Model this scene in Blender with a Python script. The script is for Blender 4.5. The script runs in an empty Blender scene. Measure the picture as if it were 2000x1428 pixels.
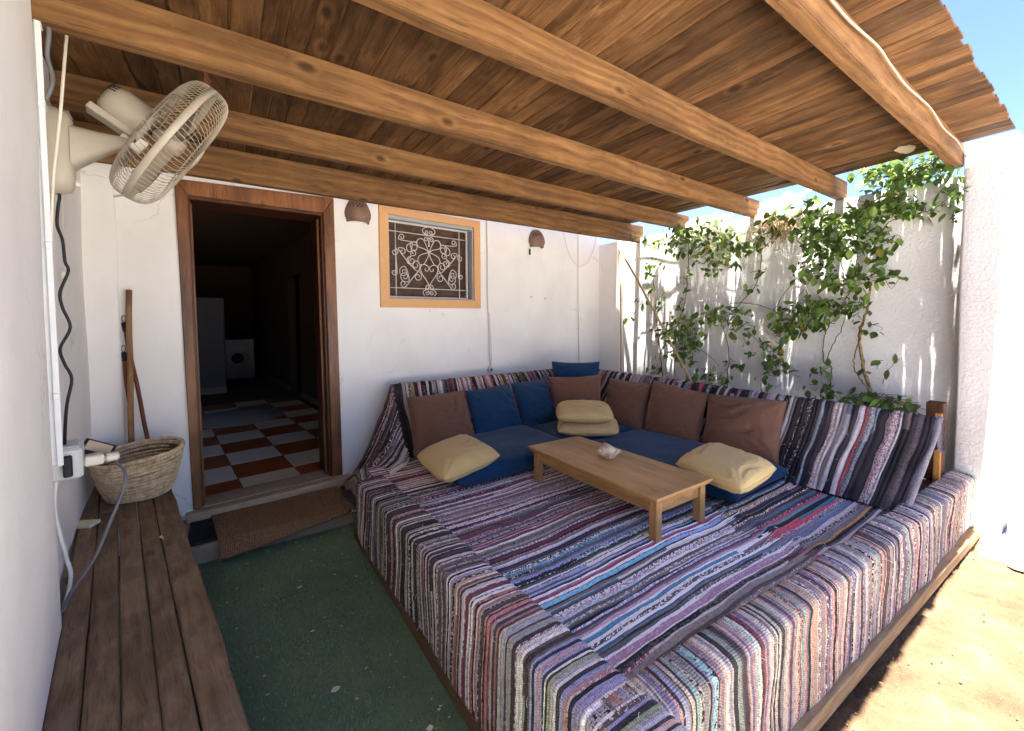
import bpy, bmesh, math, random
import numpy as np
from mathutils import Vector, Matrix
S = bpy.context.scene
COL = S.collection
random.seed(7)
RS = np.random.RandomState(11)
R = math.radians

# ---------------------------------------------------------------- camera
cd = bpy.data.cameras.new('camera'); cam = bpy.data.objects.new('camera', cd); COL.objects.link(cam)
cd.sensor_width = 36.0; cd.lens = 14.76; cd.shift_y = -0.0295; cd.clip_start = 0.02; cd.clip_end = 400
_r = Vector((0.825246, -0.564742, -0.005995)); _u = Vector((0.029026, 0.031811, 0.999072)); _f = Vector((0.564027, 0.824654, -0.042644))
cam.matrix_world = Matrix(((_r.x, _u.x, -_f.x, 0.0), (_r.y, _u.y, -_f.y, 0.0), (_r.z, _u.z, -_f.z, 1.40), (0, 0, 0, 1)))
S.camera = cam
# ---------------------------------------------------------------- light
SUNDIR = Vector((0.105, 0.036, -1.0)).normalized()          # the way the light travels
sd = bpy.data.lights.new('sun', 'SUN'); sd.energy = 5.0; sd.angle = R(0.53); sd.color = (1.0, 0.965, 0.90)
sun = bpy.data.objects.new('sun', sd); COL.objects.link(sun)
sun.rotation_euler = SUNDIR.to_track_quat('-Z', 'Y').to_euler()
W = bpy.data.worlds.new('World'); S.world = W; W.use_nodes = True
wn = W.node_tree; bg = wn.nodes['Background']
sky = wn.nodes.new('ShaderNodeTexSky'); sky.sky_type = 'NISHITA'; sky.sun_disc = False
sky.sun_elevation = math.asin(-SUNDIR.z); sky.sun_rotation = math.atan2(-SUNDIR.x, -SUNDIR.y); sky.altitude = 10
sky.air_density = 1.0; sky.dust_density = 0.2; sky.ozone_density = 3.0
tint = wn.nodes.new('ShaderNodeMix'); tint.data_type = 'RGBA'; tint.blend_type = 'MULTIPLY'; tint.inputs[0].default_value = 1.0; tint.inputs[7].default_value = (.80, .80, 1.0, 1)
wn.links.new(sky.outputs[0], tint.inputs[6]); wn.links.new(tint.outputs[2], bg.inputs[0]); bg.inputs[1].default_value = 0.042
S.view_settings.view_transform = 'Standard'; S.view_settings.look = 'None'
S.view_settings.exposure = 3.35; S.view_settings.gamma = 1.0
S.render.engine = 'CYCLES'
S.cycles.max_bounces = 10; S.cycles.diffuse_bounces = 7; S.cycles.transparent_max_bounces = 12
S.cycles.use_denoising = True
S.cycles.sample_clamp_indirect = 6.0

# ---------------------------------------------------------------- helpers
def srgb(h):
    if isinstance(h, str):
        h = h.lstrip('#'); c = [int(h[i:i+2], 16) / 255 for i in (0, 2, 4)]
    else: c = h
    return tuple((x / 12.92 if x <= .04045 else ((x + .055) / 1.055) ** 2.4) for x in c)
class SN:      # smooth pseudo noise: sum of random sines
    def __init__(s, dim, freq, n=10, seed=0):
        r = np.random.RandomState(seed); s.k = r.normal(0, freq, (n, dim)); s.p = r.uniform(0, 6.28, n); s.n = n
    def __call__(s, *xs):
        t = 0
        for i in range(s.n):
            a = s.p[i]
            for j, x in enumerate(xs): a = a + s.k[i, j] * x
            t = t + np.sin(a)
        return t / math.sqrt(s.n / 2) * .6
def link(name, me, mat=None, parent=None, smooth=False):
    o = bpy.data.objects.new(name, me); COL.objects.link(o)
    if mat is not None and len(me.materials) == 0: me.materials.append(mat)
    if smooth: me.polygons.foreach_set('use_smooth', [True] * len(me.polygons))
    if parent is not None: setpar(o, parent)
    return o
WORLD = {}
def setpar(o, p):
    o.parent = p
    b = WORLD.get(p.name)
    if b is not None: o.matrix_parent_inverse = Matrix.Translation(-b)
def mesh(name, v, f, mat=None, parent=None, smooth=False):
    me = bpy.data.meshes.new(name); me.from_pydata([tuple(map(float, p)) for p in v], [], f); me.update()
    return link(name, me, mat, parent, smooth)
def grid_mesh(name, P, mat=None, parent=None, smooth=True, closed_u=False, uv=None, cols=None):
    """P (nu,nv,3). cols: dict name->(nu-1,nv-1,4) per face colour"""
    nu, nv = P.shape[:2]
    idx = np.arange(nu * nv).reshape(nu, nv)
    if closed_u: idx = np.vstack([idx, idx[:1]])
    a = idx[:-1, :-1]; b = idx[1:, :-1]; c = idx[1:, 1:]; d = idx[:-1, 1:]
    F = np.stack([a, b, c, d], -1).reshape(-1, 4)
    me = bpy.data.meshes.new(name)
    me.vertices.add(nu * nv); me.vertices.foreach_set('co', P.reshape(-1).astype(np.float32))
    nf = len(F); me.loops.add(nf * 4); me.loops.foreach_set('vertex_index', F.reshape(-1).astype(np.int32))
    me.polygons.add(nf); me.polygons.foreach_set('loop_start', (np.arange(nf) * 4).astype(np.int32))
    me.polygons.foreach_set('loop_total', np.full(nf, 4, np.int32))
    if uv is not None:
        l = me.uv_layers.new(name='UVMap'); l.data.foreach_set('uv', uv.reshape(-1, 2)[F.reshape(-1)].reshape(-1).astype(np.float32))
    if cols:
        for k, c4 in cols.items():
            at = me.color_attributes.new(name=k, type='FLOAT_COLOR', domain='CORNER')
            at.data.foreach_set('color', np.repeat(c4.reshape(-1, 4), 4, 0).reshape(-1).astype(np.float32))
    me.update(); me.validate()
    return link(name, me, mat, parent, smooth)
def tag(o, label, cat, group=None, kind=None):
    if label: o['label'] = label
    if cat: o['category'] = cat
    if group: o['group'] = group
    if kind: o['kind'] = kind
    return o
def thing(name, label, cat, loc, group=None):
    o = bpy.data.objects.new(name, None); COL.objects.link(o); o.location = loc; o.empty_display_size = .1
    WORLD[o.name] = Vector(loc)
    return tag(o, label, cat, group)
BOXF = [(0, 3, 2, 1), (4, 5, 6, 7), (0, 1, 5, 4), (1, 2, 6, 5), (2, 3, 7, 6), (3, 0, 4, 7)]
def hexa(name, c8, mat, parent=None, bev=0.0, seg=1):
    """8 corners (bottom 4 ccw, top 4)."""
    bm = bmesh.new(); vs = [bm.verts.new(c) for c in c8]
    for f in BOXF: bm.faces.new([vs[i] for i in f])
    bmesh.ops.recalc_face_normals(bm, faces=bm.faces[:])
    if bev > 0: bmesh.ops.bevel(bm, geom=bm.edges[:], offset=bev, segments=seg, affect='EDGES', profile=.6)
    me = bpy.data.meshes.new(name); bm.to_mesh(me); bm.free()
    return link(name, me, mat, parent)
def box(name, x0, x1, y0, y1, z0, z1, mat, parent=None, bev=0.0, rz=0.0, seg=1):
    cx, cy = (x0 + x1) / 2, (y0 + y1) / 2; c, s = math.cos(rz), math.sin(rz)
    q = []
    for z in (z0, z1):
        for x, y in ((x0, y0), (x1, y0), (x1, y1), (x0, y1)):
            dx, dy = x - cx, y - cy; q.append((cx + dx * c - dy * s, cy + dx * s + dy * c, z))
    return hexa(name, q, mat, parent, bev, seg)
def catmull(pts, n=6):
    P = np.array(pts, float)
    if len(P) < 3: return P
    Q = np.vstack([2 * P[0] - P[1], P, 2 * P[-1] - P[-2]]); out = []
    for i in range(1, len(Q) - 2):
        p0, p1, p2, p3 = Q[i-1], Q[i], Q[i+1], Q[i+2]
        for t in np.linspace(0, 1, n, endpoint=False):
            out.append(.5 * ((2*p1) + (-p0+p2)*t + (2*p0-5*p1+4*p2-p3)*t*t + (-p0+3*p1-3*p2+p3)*t**3))
    out.append(Q[-2]); return np.array(out)
def tube_data(P, rad, n=8, cap=True):
    P = np.array(P, float); m = len(P); rad = np.broadcast_to(np.array(rad, float), (m,))
    T = np.gradient(P, axis=0); T /= np.linalg.norm(T, axis=1)[:, None] + 1e-12
    up = np.array([0, 0, 1.]) if abs(T[0][2]) < .9 else np.array([1., 0, 0])
    N = np.cross(T[0], up); N /= np.linalg.norm(N); V = []
    for i in range(m):
        N = N - T[i] * (N @ T[i]); N /= np.linalg.norm(N) + 1e-12; B = np.cross(T[i], N)
        for k in range(n):
            a = 6.28318 * k / n; V.append(P[i] + rad[i] * (math.cos(a) * N + math.sin(a) * B))
    F = []
    for i in range(m - 1):
        for k in range(n):
            k2 = (k + 1) % n; F.append((i*n+k, i*n+k2, (i+1)*n+k2, (i+1)*n+k))
    if cap: F.append(tuple(range(n))[::-1]); F.append(tuple((m-1)*n + k for k in range(n)))
    return V, F
class MB:
    def __init__(s): s.v = []; s.f = []
    def add(s, V, F):
        o = len(s.v); s.v += [tuple(map(float, p)) for p in V]; s.f += [tuple(i + o for i in f) for f in F]; return s
    def tube(s, P, r, n=8, sm=0):
        if sm: P = catmull(P, sm)
        return s.add(*tube_data(P, r, n))
    def box(s, x0, x1, y0, y1, z0, z1):
        return s.add([(x0,y0,z0),(x1,y0,z0),(x1,y1,z0),(x0,y1,z0),(x0,y0,z1),(x1,y0,z1),(x1,y1,z1),(x0,y1,z1)], BOXF)
    def build(s, name, mat, parent=None, smooth=False): return mesh(name, s.v, s.f, mat, parent, smooth)
def tube(name, P, r, mat, parent=None, n=8, sm=0):
    return MB().tube(P, r, n, sm).build(name, mat, parent, True)
def basis(w):
    w = np.array(w, float); w /= np.linalg.norm(w)
    a = np.array([0, 0, 1.]) if abs(w[2]) < .9 else np.array([1., 0, 0])
    u = np.cross(a, w); u /= np.linalg.norm(u); return u, np.cross(w, u), w
def lathe(prof, o, axis, n=32, cap=True):
    """prof list of (r, h) along the axis from o"""
    u, v, w = basis(axis); o = np.array(o, float); V = []; F = []
    for r, h in prof:
        for k in range(n):
            a = 6.28318 * k / n; V.append(o + w * h + r * (math.cos(a) * u + math.sin(a) * v))
    for i in range(len(prof) - 1):
        for k in range(n):
            k2 = (k+1) % n; F.append((i*n+k, i*n+k2, (i+1)*n+k2, (i+1)*n+k))
    if cap: F.append(tuple(range(n))[::-1]); F.append(tuple((len(prof)-1)*n+k for k in range(n)))
    return V, F

# ---------------------------------------------------------------- materials
class M:
    def __init__(s, name, rough=.8, spec=.3):
        s.m = bpy.data.materials.new(name); s.m.use_nodes = True; s.nt = s.m.node_tree; s.b = s.nt.nodes['Principled BSDF']
        s.b.inputs['Roughness'].default_value = rough; s.b.inputs['Specular IOR Level'].default_value = spec
    def n(s, t, **kw):
        nd = s.nt.nodes.new('ShaderNode' + t)
        for k, v in kw.items():
            if k.startswith('i_'):
                key = k[2:].replace('_', ' ')
                s.put(nd.inputs[int(key) if key.isdigit() else key], v)
            else: setattr(nd, k, v)
        return nd
    def put(s, sock, v):
        if isinstance(v, bpy.types.NodeSocket): s.nt.links.new(v, sock)
        elif isinstance(v, (tuple, list)) and len(v) == 3 and sock.type == 'RGBA': sock.default_value = (*v, 1)
        else: sock.default_value = v
    def obj(s, scale=(1, 1, 1), rnd=0.0):
        t = s.n('TexCoord').outputs['Object']
        if rnd:
            oi = s.n('ObjectInfo').outputs['Random']
            cx = s.n('CombineXYZ', i_0=s.math('MULTIPLY', oi, rnd), i_1=s.math('MULTIPLY', oi, rnd * 1.7), i_2=s.math('MULTIPLY', oi, rnd * .6))
            t = s.n('VectorMath', operation='ADD', i_0=t, i_1=cx.outputs[0]).outputs[0]
        if getattr(s, 'rot', 0): t = s.n('Mapping', i_Vector=t, i_Rotation=(0, 0, s.rot)).outputs[0]
        if scale != (1, 1, 1): t = s.n('Mapping', i_Vector=t, i_Scale=scale).outputs[0]
        return t
    def noise(s, vec, scale, detail=4, rough=.55, dist=0.0):
        return s.n('TexNoise', i_Vector=vec, i_Scale=scale, i_Detail=detail, i_Roughness=rough, i_Distortion=dist).outputs['Fac']
    def math(s, op, a, b=0.0, c=None):
        nd = s.n('Math', operation=op, i_0=a, i_1=b)
        if c is not None: s.put(nd.inputs[2], c)
        return nd.outputs[0]
    def ramp(s, fac, stops, interp='LINEAR'):
        nd = s.n('ValToRGB', i_0=fac); cr = nd.color_ramp; cr.interpolation = interp
        while len(cr.elements) < len(stops): cr.elements.new(.5)
        for e, (p, c) in zip(cr.elements, stops):
            e.position = p; e.color = (c, c, c, 1) if isinstance(c, (int, float)) else (*c, 1)
        return nd.outputs[0]
    def mix(s, fac, a, b, mode='MIX'):
        nd = s.n('Mix', data_type='RGBA', blend_type=mode); s.put(nd.inputs[0], fac); s.put(nd.inputs[6], a); s.put(nd.inputs[7], b)
        return nd.outputs[2]
    def color(s, c): s.put(s.b.inputs['Base Color'], c); return s
    def bump(s, h, strength=.3, dist=.01):
        nd = s.n('Bump', i_Height=h, i_Strength=strength, i_Distance=dist)
        prev = s.b.inputs['Normal']
        if prev.is_linked: s.nt.links.new(prev.links[0].from_socket, nd.inputs['Normal'])
        s.nt.links.new(nd.outputs[0], prev); return s
def plain(name, c, rough=.6, spec=.4, metal=0.0, var=.12, sc=14):
    m = M(name, rough, spec); c = srgb(c); t = m.obj()
    f = m.noise(t, sc, 5); m.color(m.mix(f, tuple(x * (1 - var) for x in c), tuple(min(1, x * (1 + var)) for x in c)))
    m.b.inputs['Metallic'].default_value = metal; m.bump(m.noise(t, sc * 9, 3), .08, .003); return m.m
def plaster(name, c, dirt, bscale=60, bstr=.25, bdist=.004, lump=.004):
    m = M(name, .9, .15); t = m.obj(); c = srgb(c); d = srgb(dirt)
    f = m.ramp(m.noise(t, 1.6, 6, .6, .3), [(.42, 0), (.75, 1)])
    g = m.ramp(m.noise(m.obj((1, 1, .25)), 7, 5, .65), [(.5, 0), (.8, 1)])
    k = m.mix(m.math('MULTIPLY', f, .5), c, d); k = m.mix(m.math('MULTIPLY', g, .3), k, tuple(x * .86 for x in c))
    sp = m.ramp(m.noise(t, 55, 2, .5), [(.72, 0), (.76, 1)])
    k = m.mix(m.math('MULTIPLY', sp, m.math('MULTIPLY', g, .5)), k, tuple(x * .6 for x in d)); m.color(k)
    ve = m.n('TexVoronoi', feature='DISTANCE_TO_EDGE', i_Vector=m.n('VectorMath', operation='ADD', i_0=t, i_1=m.n('VectorMath', operation='SCALE', i_0=m.n('TexNoise', i_Vector=t, i_Scale=5.0, i_Detail=4).outputs['Color'], i_Scale=.35).outputs[0]).outputs[0], i_Scale=1.3).outputs['Distance']
    cr = m.math('MULTIPLY', m.ramp(ve, [(.002, 1), (.006, 0)]), m.ramp(m.noise(t, 1.9, 3), [(.52, 0), (.6, 1)])); k = m.mix(m.math('MULTIPLY', cr, .35), k, tuple(x * .45 for x in d)); m.color(k)
    m.bump(m.noise(t, 6, 3), .5, lump); m.bump(m.noise(t, bscale, 6, .65), bstr, bdist); return m.m
def wood(name, dark, mid, light, axis, rough=.75, spec=.25, knots=.5, var=.35, stain=.0, cross=26, bump=.35, rot=0.0):
    m = M(name, rough, spec); m.rot = rot; sc = [1.0, 1.0, 1.0]; sc[axis] = .07
    t = m.obj(tuple(sc), 9.0); t0 = m.obj((1, 1, 1), 9.0); dk, md, lt = srgb(dark), srgb(mid), srgb(light)
    warp = m.n('VectorMath', operation='ADD', i_0=t, i_1=m.n('VectorMath', operation='SCALE', i_0=m.n('TexNoise', i_Vector=t0, i_Scale=2.2, i_Detail=2).outputs['Color'], i_Scale=.06).outputs[0]).outputs[0]
    n1 = m.noise(warp, cross, 5, .6, .5); n2 = m.noise(warp, cross * 5, 4, .65)
    wv = m.n('TexWave', wave_type='RINGS', i_Vector=warp, i_Scale=cross * .55, i_Distortion=5.0, i_Detail=2.5).outputs['Fac']
    f = m.math('ADD', m.math('MULTIPLY', n1, .52), m.math('ADD', m.math('MULTIPLY', wv, .14), m.math('MULTIPLY', n2, .46)))
    k = m.ramp(f, [(.34, dk), (.56, md), (.82, lt)])
    sv = [1.0, 1.0, 1.0]; sv[axis] = .55
    vo = m.n('TexVoronoi', i_Vector=m.obj(tuple(sv), 5.0), i_Scale=5.2, i_Randomness=1.0).outputs['Distance']
    kn = m.ramp(vo, [(.055, 1), (.11, 0)]); k = m.mix(m.math('MULTIPLY', kn, knots), k, tuple(x * .35 for x in dk))
    ri = m.ramp(vo, [(.1, 0), (.14, 1), (.2, 0)]); k = m.mix(m.math('MULTIPLY', ri, knots * .4), k, lt)
    s3 = [1.0, 1.0, 1.0]; s3[axis] = .03; ck = m.noise(m.obj(tuple(s3), 6.0), cross * 2.2, 3, .5); ck = m.ramp(ck, [(.485, 0), (.5, 1), (.515, 0)]); gate_ = m.ramp(m.noise(m.obj((1, 1, 1), 3.0), 4.0, 3), [(.5, 0), (.6, 1)])
    k = m.mix(m.math('MULTIPLY', m.math('MULTIPLY', ck, gate_), .75), k, tuple(x * .25 for x in dk))
    sc2 = m.ramp(m.noise(m.obj((1, 1, 1), 8.0), 70, 3, .6), [(.66, 0), (.74, 1)]); k = m.mix(m.math('MULTIPLY', sc2, .28), k, tuple(min(1, x * 1.35) for x in lt))
    oi = m.n('ObjectInfo').outputs['Random']
    k = m.n('HueSaturation', i_Value=m.math('ADD', m.math('MULTIPLY', oi, var), 1 - var / 2), i_Saturation=1.0, i_Color=k).outputs[0]
    st = m.ramp(m.noise(t0, 2.6, 6, .65), [(.45, 0), (.72, 1)]); k = m.mix(m.math('MULTIPLY', st, .45), k, tuple(x * .45 for x in dk))
    if stain: k = m.mix(m.math('MULTIPLY', m.ramp(m.noise(t0, 5, 6, .7), [(.5, 0), (.68, 1)]), stain), k, srgb('#9a8f88'))
    m.color(k); m.bump(f, bump, .004); return m.m
def fabric(name, c, var=.14, weave=520):
    m = M(name, .95, .1); c = srgb(c); t = m.obj()
    f = m.noise(t, 5, 6, .6); k = m.mix(f, tuple(x * (1 - var) for x in c), tuple(min(1, x * (1 + var)) for x in c))
    fade = m.ramp(m.noise(t, 2.2, 4), [(.45, 0), (.75, 1)]); k = m.mix(m.math('MULTIPLY', fade, .22), k, tuple(min(1, x * 1.5 + .02) for x in c)); m.color(k)
    m.bump(m.noise(m.obj((1, 1, 1.8)), 16, 4, .55, 1.2), .55, .012); m.bump(m.noise(t, weave, 2), .25, .0015)
    m.b.inputs['Sheen Weight'].default_value = .12; return m.m

MAT = {}
MAT['wall'] = plaster('white plaster', '#eeebe8', '#d6cec8')
MAT['wall_left'] = plaster('near plaster', '#ebe8e6', '#cfc8c3', 45, .35, .005, .006)
MAT['stucco'] = plaster('rough stucco', '#dbd8d6', '#c2bcb6', 58, .7, .012, .007)
MAT['plank'] = wood('roof plank', '#3a2614', '#614226', '#86623e', 1, var=.8, knots=.75, bump=.3, cross=30)
MAT['beam'] = wood('beam wood', '#593c23', '#7b5735', '#9a7449', 0, knots=.8, var=.2, cross=18, bump=.3)
MAT['bench'] = wood('bench plank', '#574130', '#7b634b', '#9c8262', 1, rough=.6, knots=.6, var=.25, stain=.2, bump=.2, cross=40, rot=-.156)
MAT['base'] = wood('base board', '#86694a', '#a0825e', '#b59a76', 0, knots=.4, var=.1)
MAT['basey'] = wood('base board side', '#5b432f', '#7a5f45', '#94795c', 1, knots=.4, var=.1)
MAT['table'] = wood('table pine', '#87613a', '#b08350', '#c49a66', 1, rough=.5, spec=.35, knots=.25, var=.08, cross=14, bump=.15)
MAT['tablez'] = wood('table leg pine', '#87613a', '#b38652', '#c79e6a', 2, rough=.55, knots=.55, var=.15, cross=16, bump=.15)
MAT['door'] = wood('door wood', '#4a2a17', '#7d4d2a', '#9f683a', 2, rough=.45, spec=.45, knots=.5, var=.2, cross=16)
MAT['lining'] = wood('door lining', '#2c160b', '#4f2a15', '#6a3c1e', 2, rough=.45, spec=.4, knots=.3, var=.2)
MAT['casing'] = plain('window casing', '#d9a673', .55, .3, var=.06, sc=30)
MAT['shutter'] = wood('shutter', '#4d3b32', '#5c493e', '#68554a', 0, rough=.7, knots=.1, var=.12)
MAT['stick'] = wood('stick wood', '#6b4a33', '#8d6a4c', '#a5835f', 2, knots=.2, var=.1)
MAT['broom'] = wood('broom wood', '#4c2414', '#6f3a20', '#8b5230', 2, rough=.5, knots=.1, var=.1)
MAT['bamboo'] = wood('bamboo pole', '#8f7550', '#b59a70', '#cdb68e', 2, knots=.1, var=.1)
MAT['brown'] = fabric('brown canvas', '#71503f'); MAT['blue'] = fabric('blue canvas', '#1b3b5a'); MAT['yellow'] = fabric('yellow canvas', '#caab72', .16)
MAT['beige'] = plain('beige plastic', '#ada292', .45, .5, var=.07); MAT['cream'] = plain('cream plastic', '#d8d0c0', .45, .5, var=.06)
MAT['wire'] = plain('cage wire', '#a89d8a', .45, .5, var=.1); MAT['dark'] = plain('dark rubber', '#1b1a1f', .6, .4); MAT['bladep'] = plain('fan blade', '#a89a88', .4, .5)
MAT['greycable'] = plain('grey cable', '#6c6d70', .5, .4); MAT['whitecable'] = plain('white cable', '#d6d3cc', .6, .3); MAT['greyed'] = plain('weathered cable', '#a3968a', .7, .2); MAT['boxgrey'] = plain('outlet grey', '#c3c5c4', .4, .5, var=.05)
MAT['trunk'] = plain('white trunking', '#dedfe0', .6, .3, var=.1, sc=30); MAT['glass'] = plain('lamp glass', '#b8a890', .25, .6)
MAT['grille'] = plain('white metal', '#d3cbc6', .5, .4, var=.08); MAT['greymetal'] = plain('grey metal frame', '#a3a7ad', .5, .4, var=.15)
MAT['clay'] = plain('brown clay', '#806456', .6, .4, var=.35, sc=22); MAT['whitemetal'] = plain('white sheet metal', '#c2c5cd', .5, .4, var=.04)
MAT['rubber'] = plain('black rubber', '#26262a', .7, .3, var=.4, sc=40); MAT['concrete'] = plain('step concrete', '#9a8a78', .9, .15, var=.3, sc=11)
MAT['sill'] = plain('door sill', '#b39f85', .7, .3, var=.25, sc=20); MAT['slab'] = plain('paving', '#e0dad0', .9, .1, var=.15)
MAT['tile_red'] = plain('red tile', '#a9582c', .28, .5, var=.25, sc=9); MAT['tile_white'] = plain('cream tile', '#ecdcbd', .28, .5, var=.14, sc=9)
MAT['grout'] = plain('grout', '#5d5048', .9, .1); MAT['interior'] = plain('room paint', '#3a2a22', .9, .1); MAT['ceiling'] = plain('room ceiling', '#4a3a30', .9, .1)  # room browns lowered further to paint in deep darkness
MAT['partition'] = plain('dimmed partition paint', '#4a484c', .8, .2); MAT['skirting'] = plain('skirting tile', '#5f5548', .4, .4); MAT['roomrug'] = fabric('room rug', '#8f8470')  # partition and skirting darkened, the room's gloom is put into their colour
MAT['washer'] = plain('dimmed washer silver', '#222226', .35, .5, var=.03); MAT['patch'] = plain('pale patch', '#b7a98e', .8, .1); MAT['post'] = wood('prop post', '#7a4d24', '#b07a3f', '#cf9a58', 2, knots=.3, var=.1)  # washer lowered to near black, its colour stands in for the dim room
MAT['darkpost'] = wood('dark post', '#2e1c12', '#4a2f20', '#5f4030', 2, knots=.3, var=.1); MAT['eraser'] = plain('cream plastic box', '#d9d2b0', .5, .4, var=.05)
m = M('stem bark', .85, .2); t = m.obj(); m.color(m.ramp(m.noise(t, 40, 4), [(.3, srgb('#5a4630')), (.7, srgb('#a08660'))])); MAT['stem'] = m.m
m = M('green stem', .7, .3); t = m.obj(); m.color(m.ramp(m.noise(t, 30, 3), [(.3, srgb('#3f4428')), (.7, srgb('#6b6a40'))])); MAT['gstem'] = m.m
# leaf: colour attribute + translucency
m = M('leaf', .42, .45); a = m.n('Attribute', attribute_name='Col').outputs['Color']
k = m.mix(m.noise(m.obj(), 60, 3), a, m.mix(.5, a, (.05, .07, .02))); m.color(k)
tr = m.n('BsdfTranslucent', i_Color=m.mix(.35, k, (.30, .42, .05))); mx = m.n('MixShader', i_0=.3, i_1=m.b.outputs[0], i_2=tr.outputs[0])
m.nt.links.new(mx.outputs[0], m.nt.nodes['Material Output'].inputs[0]); MAT['leaf'] = m.m
m = M('plastic film', .35, .5); m.color(m.mix(m.noise(m.obj(), 9, 5), srgb('#d8cfba'), srgb('#eee8da')))
tr = m.n('BsdfTranslucent', i_Color=(.85, .8, .68)); tp = m.n('BsdfTransparent', i_Color=(.95, .93, .9))
m1 = m.n('MixShader', i_0=.5, i_1=m.b.outputs[0], i_2=tr.outputs[0]); m2 = m.n('MixShader', i_0=.25, i_1=m1.outputs[0], i_2=tp.outputs[0])
m.nt.links.new(m2.outputs[0], m.nt.nodes['Material Output'].inputs[0]); MAT['film'] = m.m
# rag rug: per stripe colours, flecks, woven ribs
m = M('rag rug', .95, .08); c1 = m.n('Attribute', attribute_name='Col').outputs['Color']; c2 = m.n('Attribute', attribute_name='Fleck').outputs['Color']; fa = m.n('Attribute', attribute_name='Fleck').outputs['Alpha']
uv = m.n('TexCoord').outputs['UV']; uvs = m.n('Mapping', i_Vector=uv, i_Scale=(1, .45, 1)).outputs[0]
nf = m.noise(uvs, 190, 2, .5, .8); thr = m.n('Math', operation='GREATER_THAN', i_0=nf, i_1=m.math('SUBTRACT', 1.0, fa)).outputs[0]
k = m.n('HueSaturation', i_Saturation=.86, i_Value=1.0, i_Color=m.mix(thr, c1, c2)).outputs[0]; k = m.mix(1.0, k, (1.05, 1.0, .93), 'MULTIPLY'); k = m.mix(m.noise(uv, 70, 4), k, m.mix(.35, k, (.02, .018, .02)))
dust = m.ramp(m.noise(uv, 3.5, 5, .6), [(.4, 0), (.8, 1)]); k = m.mix(m.math('ADD', m.math('MULTIPLY', dust, .20), .05), k, srgb('#958a84'))
sep = m.n('SeparateXYZ', i_0=uv); rib = m.n('Math', operation='SINE', i_0=m.math('ADD', m.math('MULTIPLY', sep.outputs[1], 900.0), m.math('MULTIPLY', nf, 2.0))).outputs[0]
ribd = m.ramp(rib, [(.0, 1), (.35, 0)]); k = m.mix(m.math('MULTIPLY', ribd, .35), k, m.mix(.7, k, (.015, .013, .015))); m.color(k)
m.bump(rib, .5, .0018); m.bump(m.noise(uvs, 260, 3), .6, .004); MAT['rug'] = m.m
# turf, sand
m = M('turf backing', .95, .1); t = m.obj(); f = m.noise(t, 3.2, 5, .6); k = m.ramp(f, [(.3, srgb('#687a60')), (.55, srgb('#7a8f6e')), (.75, srgb('#8c926c'))])
d = m.ramp(m.noise(t, 120, 2), [(.7, 0), (.78, 1)]); m.color(m.mix(m.math('MULTIPLY', d, .3), k, srgb('#6f7a5c'))); m.bump(m.noise(t, 240, 3), .8, .006); MAT['turf'] = m.m
m = M('turf blade', .8, .2); a = m.n('Attribute', attribute_name='Col').outputs['Color']; g = m.ramp(m.noise(m.obj(), 2.5, 4), [(.4, 0), (.75, 1)]); m.color(m.mix(m.math('MULTIPLY', g, .5), a, srgb('#4a5a3a'))); MAT['blade'] = m.m
m = M('sand', .95, .1); t = m.obj(); f = m.noise(t, 5, 8, .65); k = m.ramp(f, [(.3, srgb('#544333')), (.55, srgb('#6d5843')), (.75, srgb('#866e55'))])
sp = m.ramp(m.noise(t, 90, 3), [(.58, 0), (.72, 1)]); m.color(m.mix(m.math('MULTIPLY', sp, .5), k, srgb('#5f4a34'))); m.bump(m.noise(t, 18, 5, .6), .8, .02); m.bump(m.noise(t, 130, 5, .7), 1.0, .010); MAT['sand'] = m.m
m = M('pebble', .9, .15); m.color(m.ramp(m.n('ObjectInfo').outputs['Random'], [(.0, srgb('#7d6653')), (1, srgb('#9a836c'))])); MAT['pebble'] = m.m
m = M('coir mat', .98, .05); t = m.obj(); w = m.n('TexWave', i_Vector=m.obj((1, .25, 1)), i_Scale=38.0, i_Distortion=1.5, i_Detail=3.0).outputs['Fac']
f = m.math('ADD', m.math('MULTIPLY', m.noise(t, 110, 5, .75), .75), m.math('MULTIPLY', w, .12)); m.color(m.ramp(f, [(.3, srgb('#5b4535')), (.48, srgb('#957659')), (.66, srgb('#c4a27c'))])); m.bump(f, 1.0, .010); MAT['coir'] = m.m
m = M('palm basket', .8, .2); t = m.obj(); m.color(m.ramp(m.noise(t, 38, 5, .65), [(.28, srgb('#9c8260')), (.5, srgb('#ceb48e')), (.72, srgb('#e8d8b8'))])); m.bump(m.noise(t, 160, 3), .5, .003); MAT['basket'] = m.m
MAT['basketgroove'] = plain('basket groove shade', '#6b5234', .9, .1)
m = M('sea shell', .5, .4); t = m.obj(); m.color(m.ramp(m.noise(t, 26, 5, .6, .8), [(.32, srgb('#6f5844')), (.48, srgb('#bb9e7e')), (.7, srgb('#e4d5be'))])); m.bump(m.noise(t, 60, 4), .4, .003); MAT['shell'] = m.m

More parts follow.
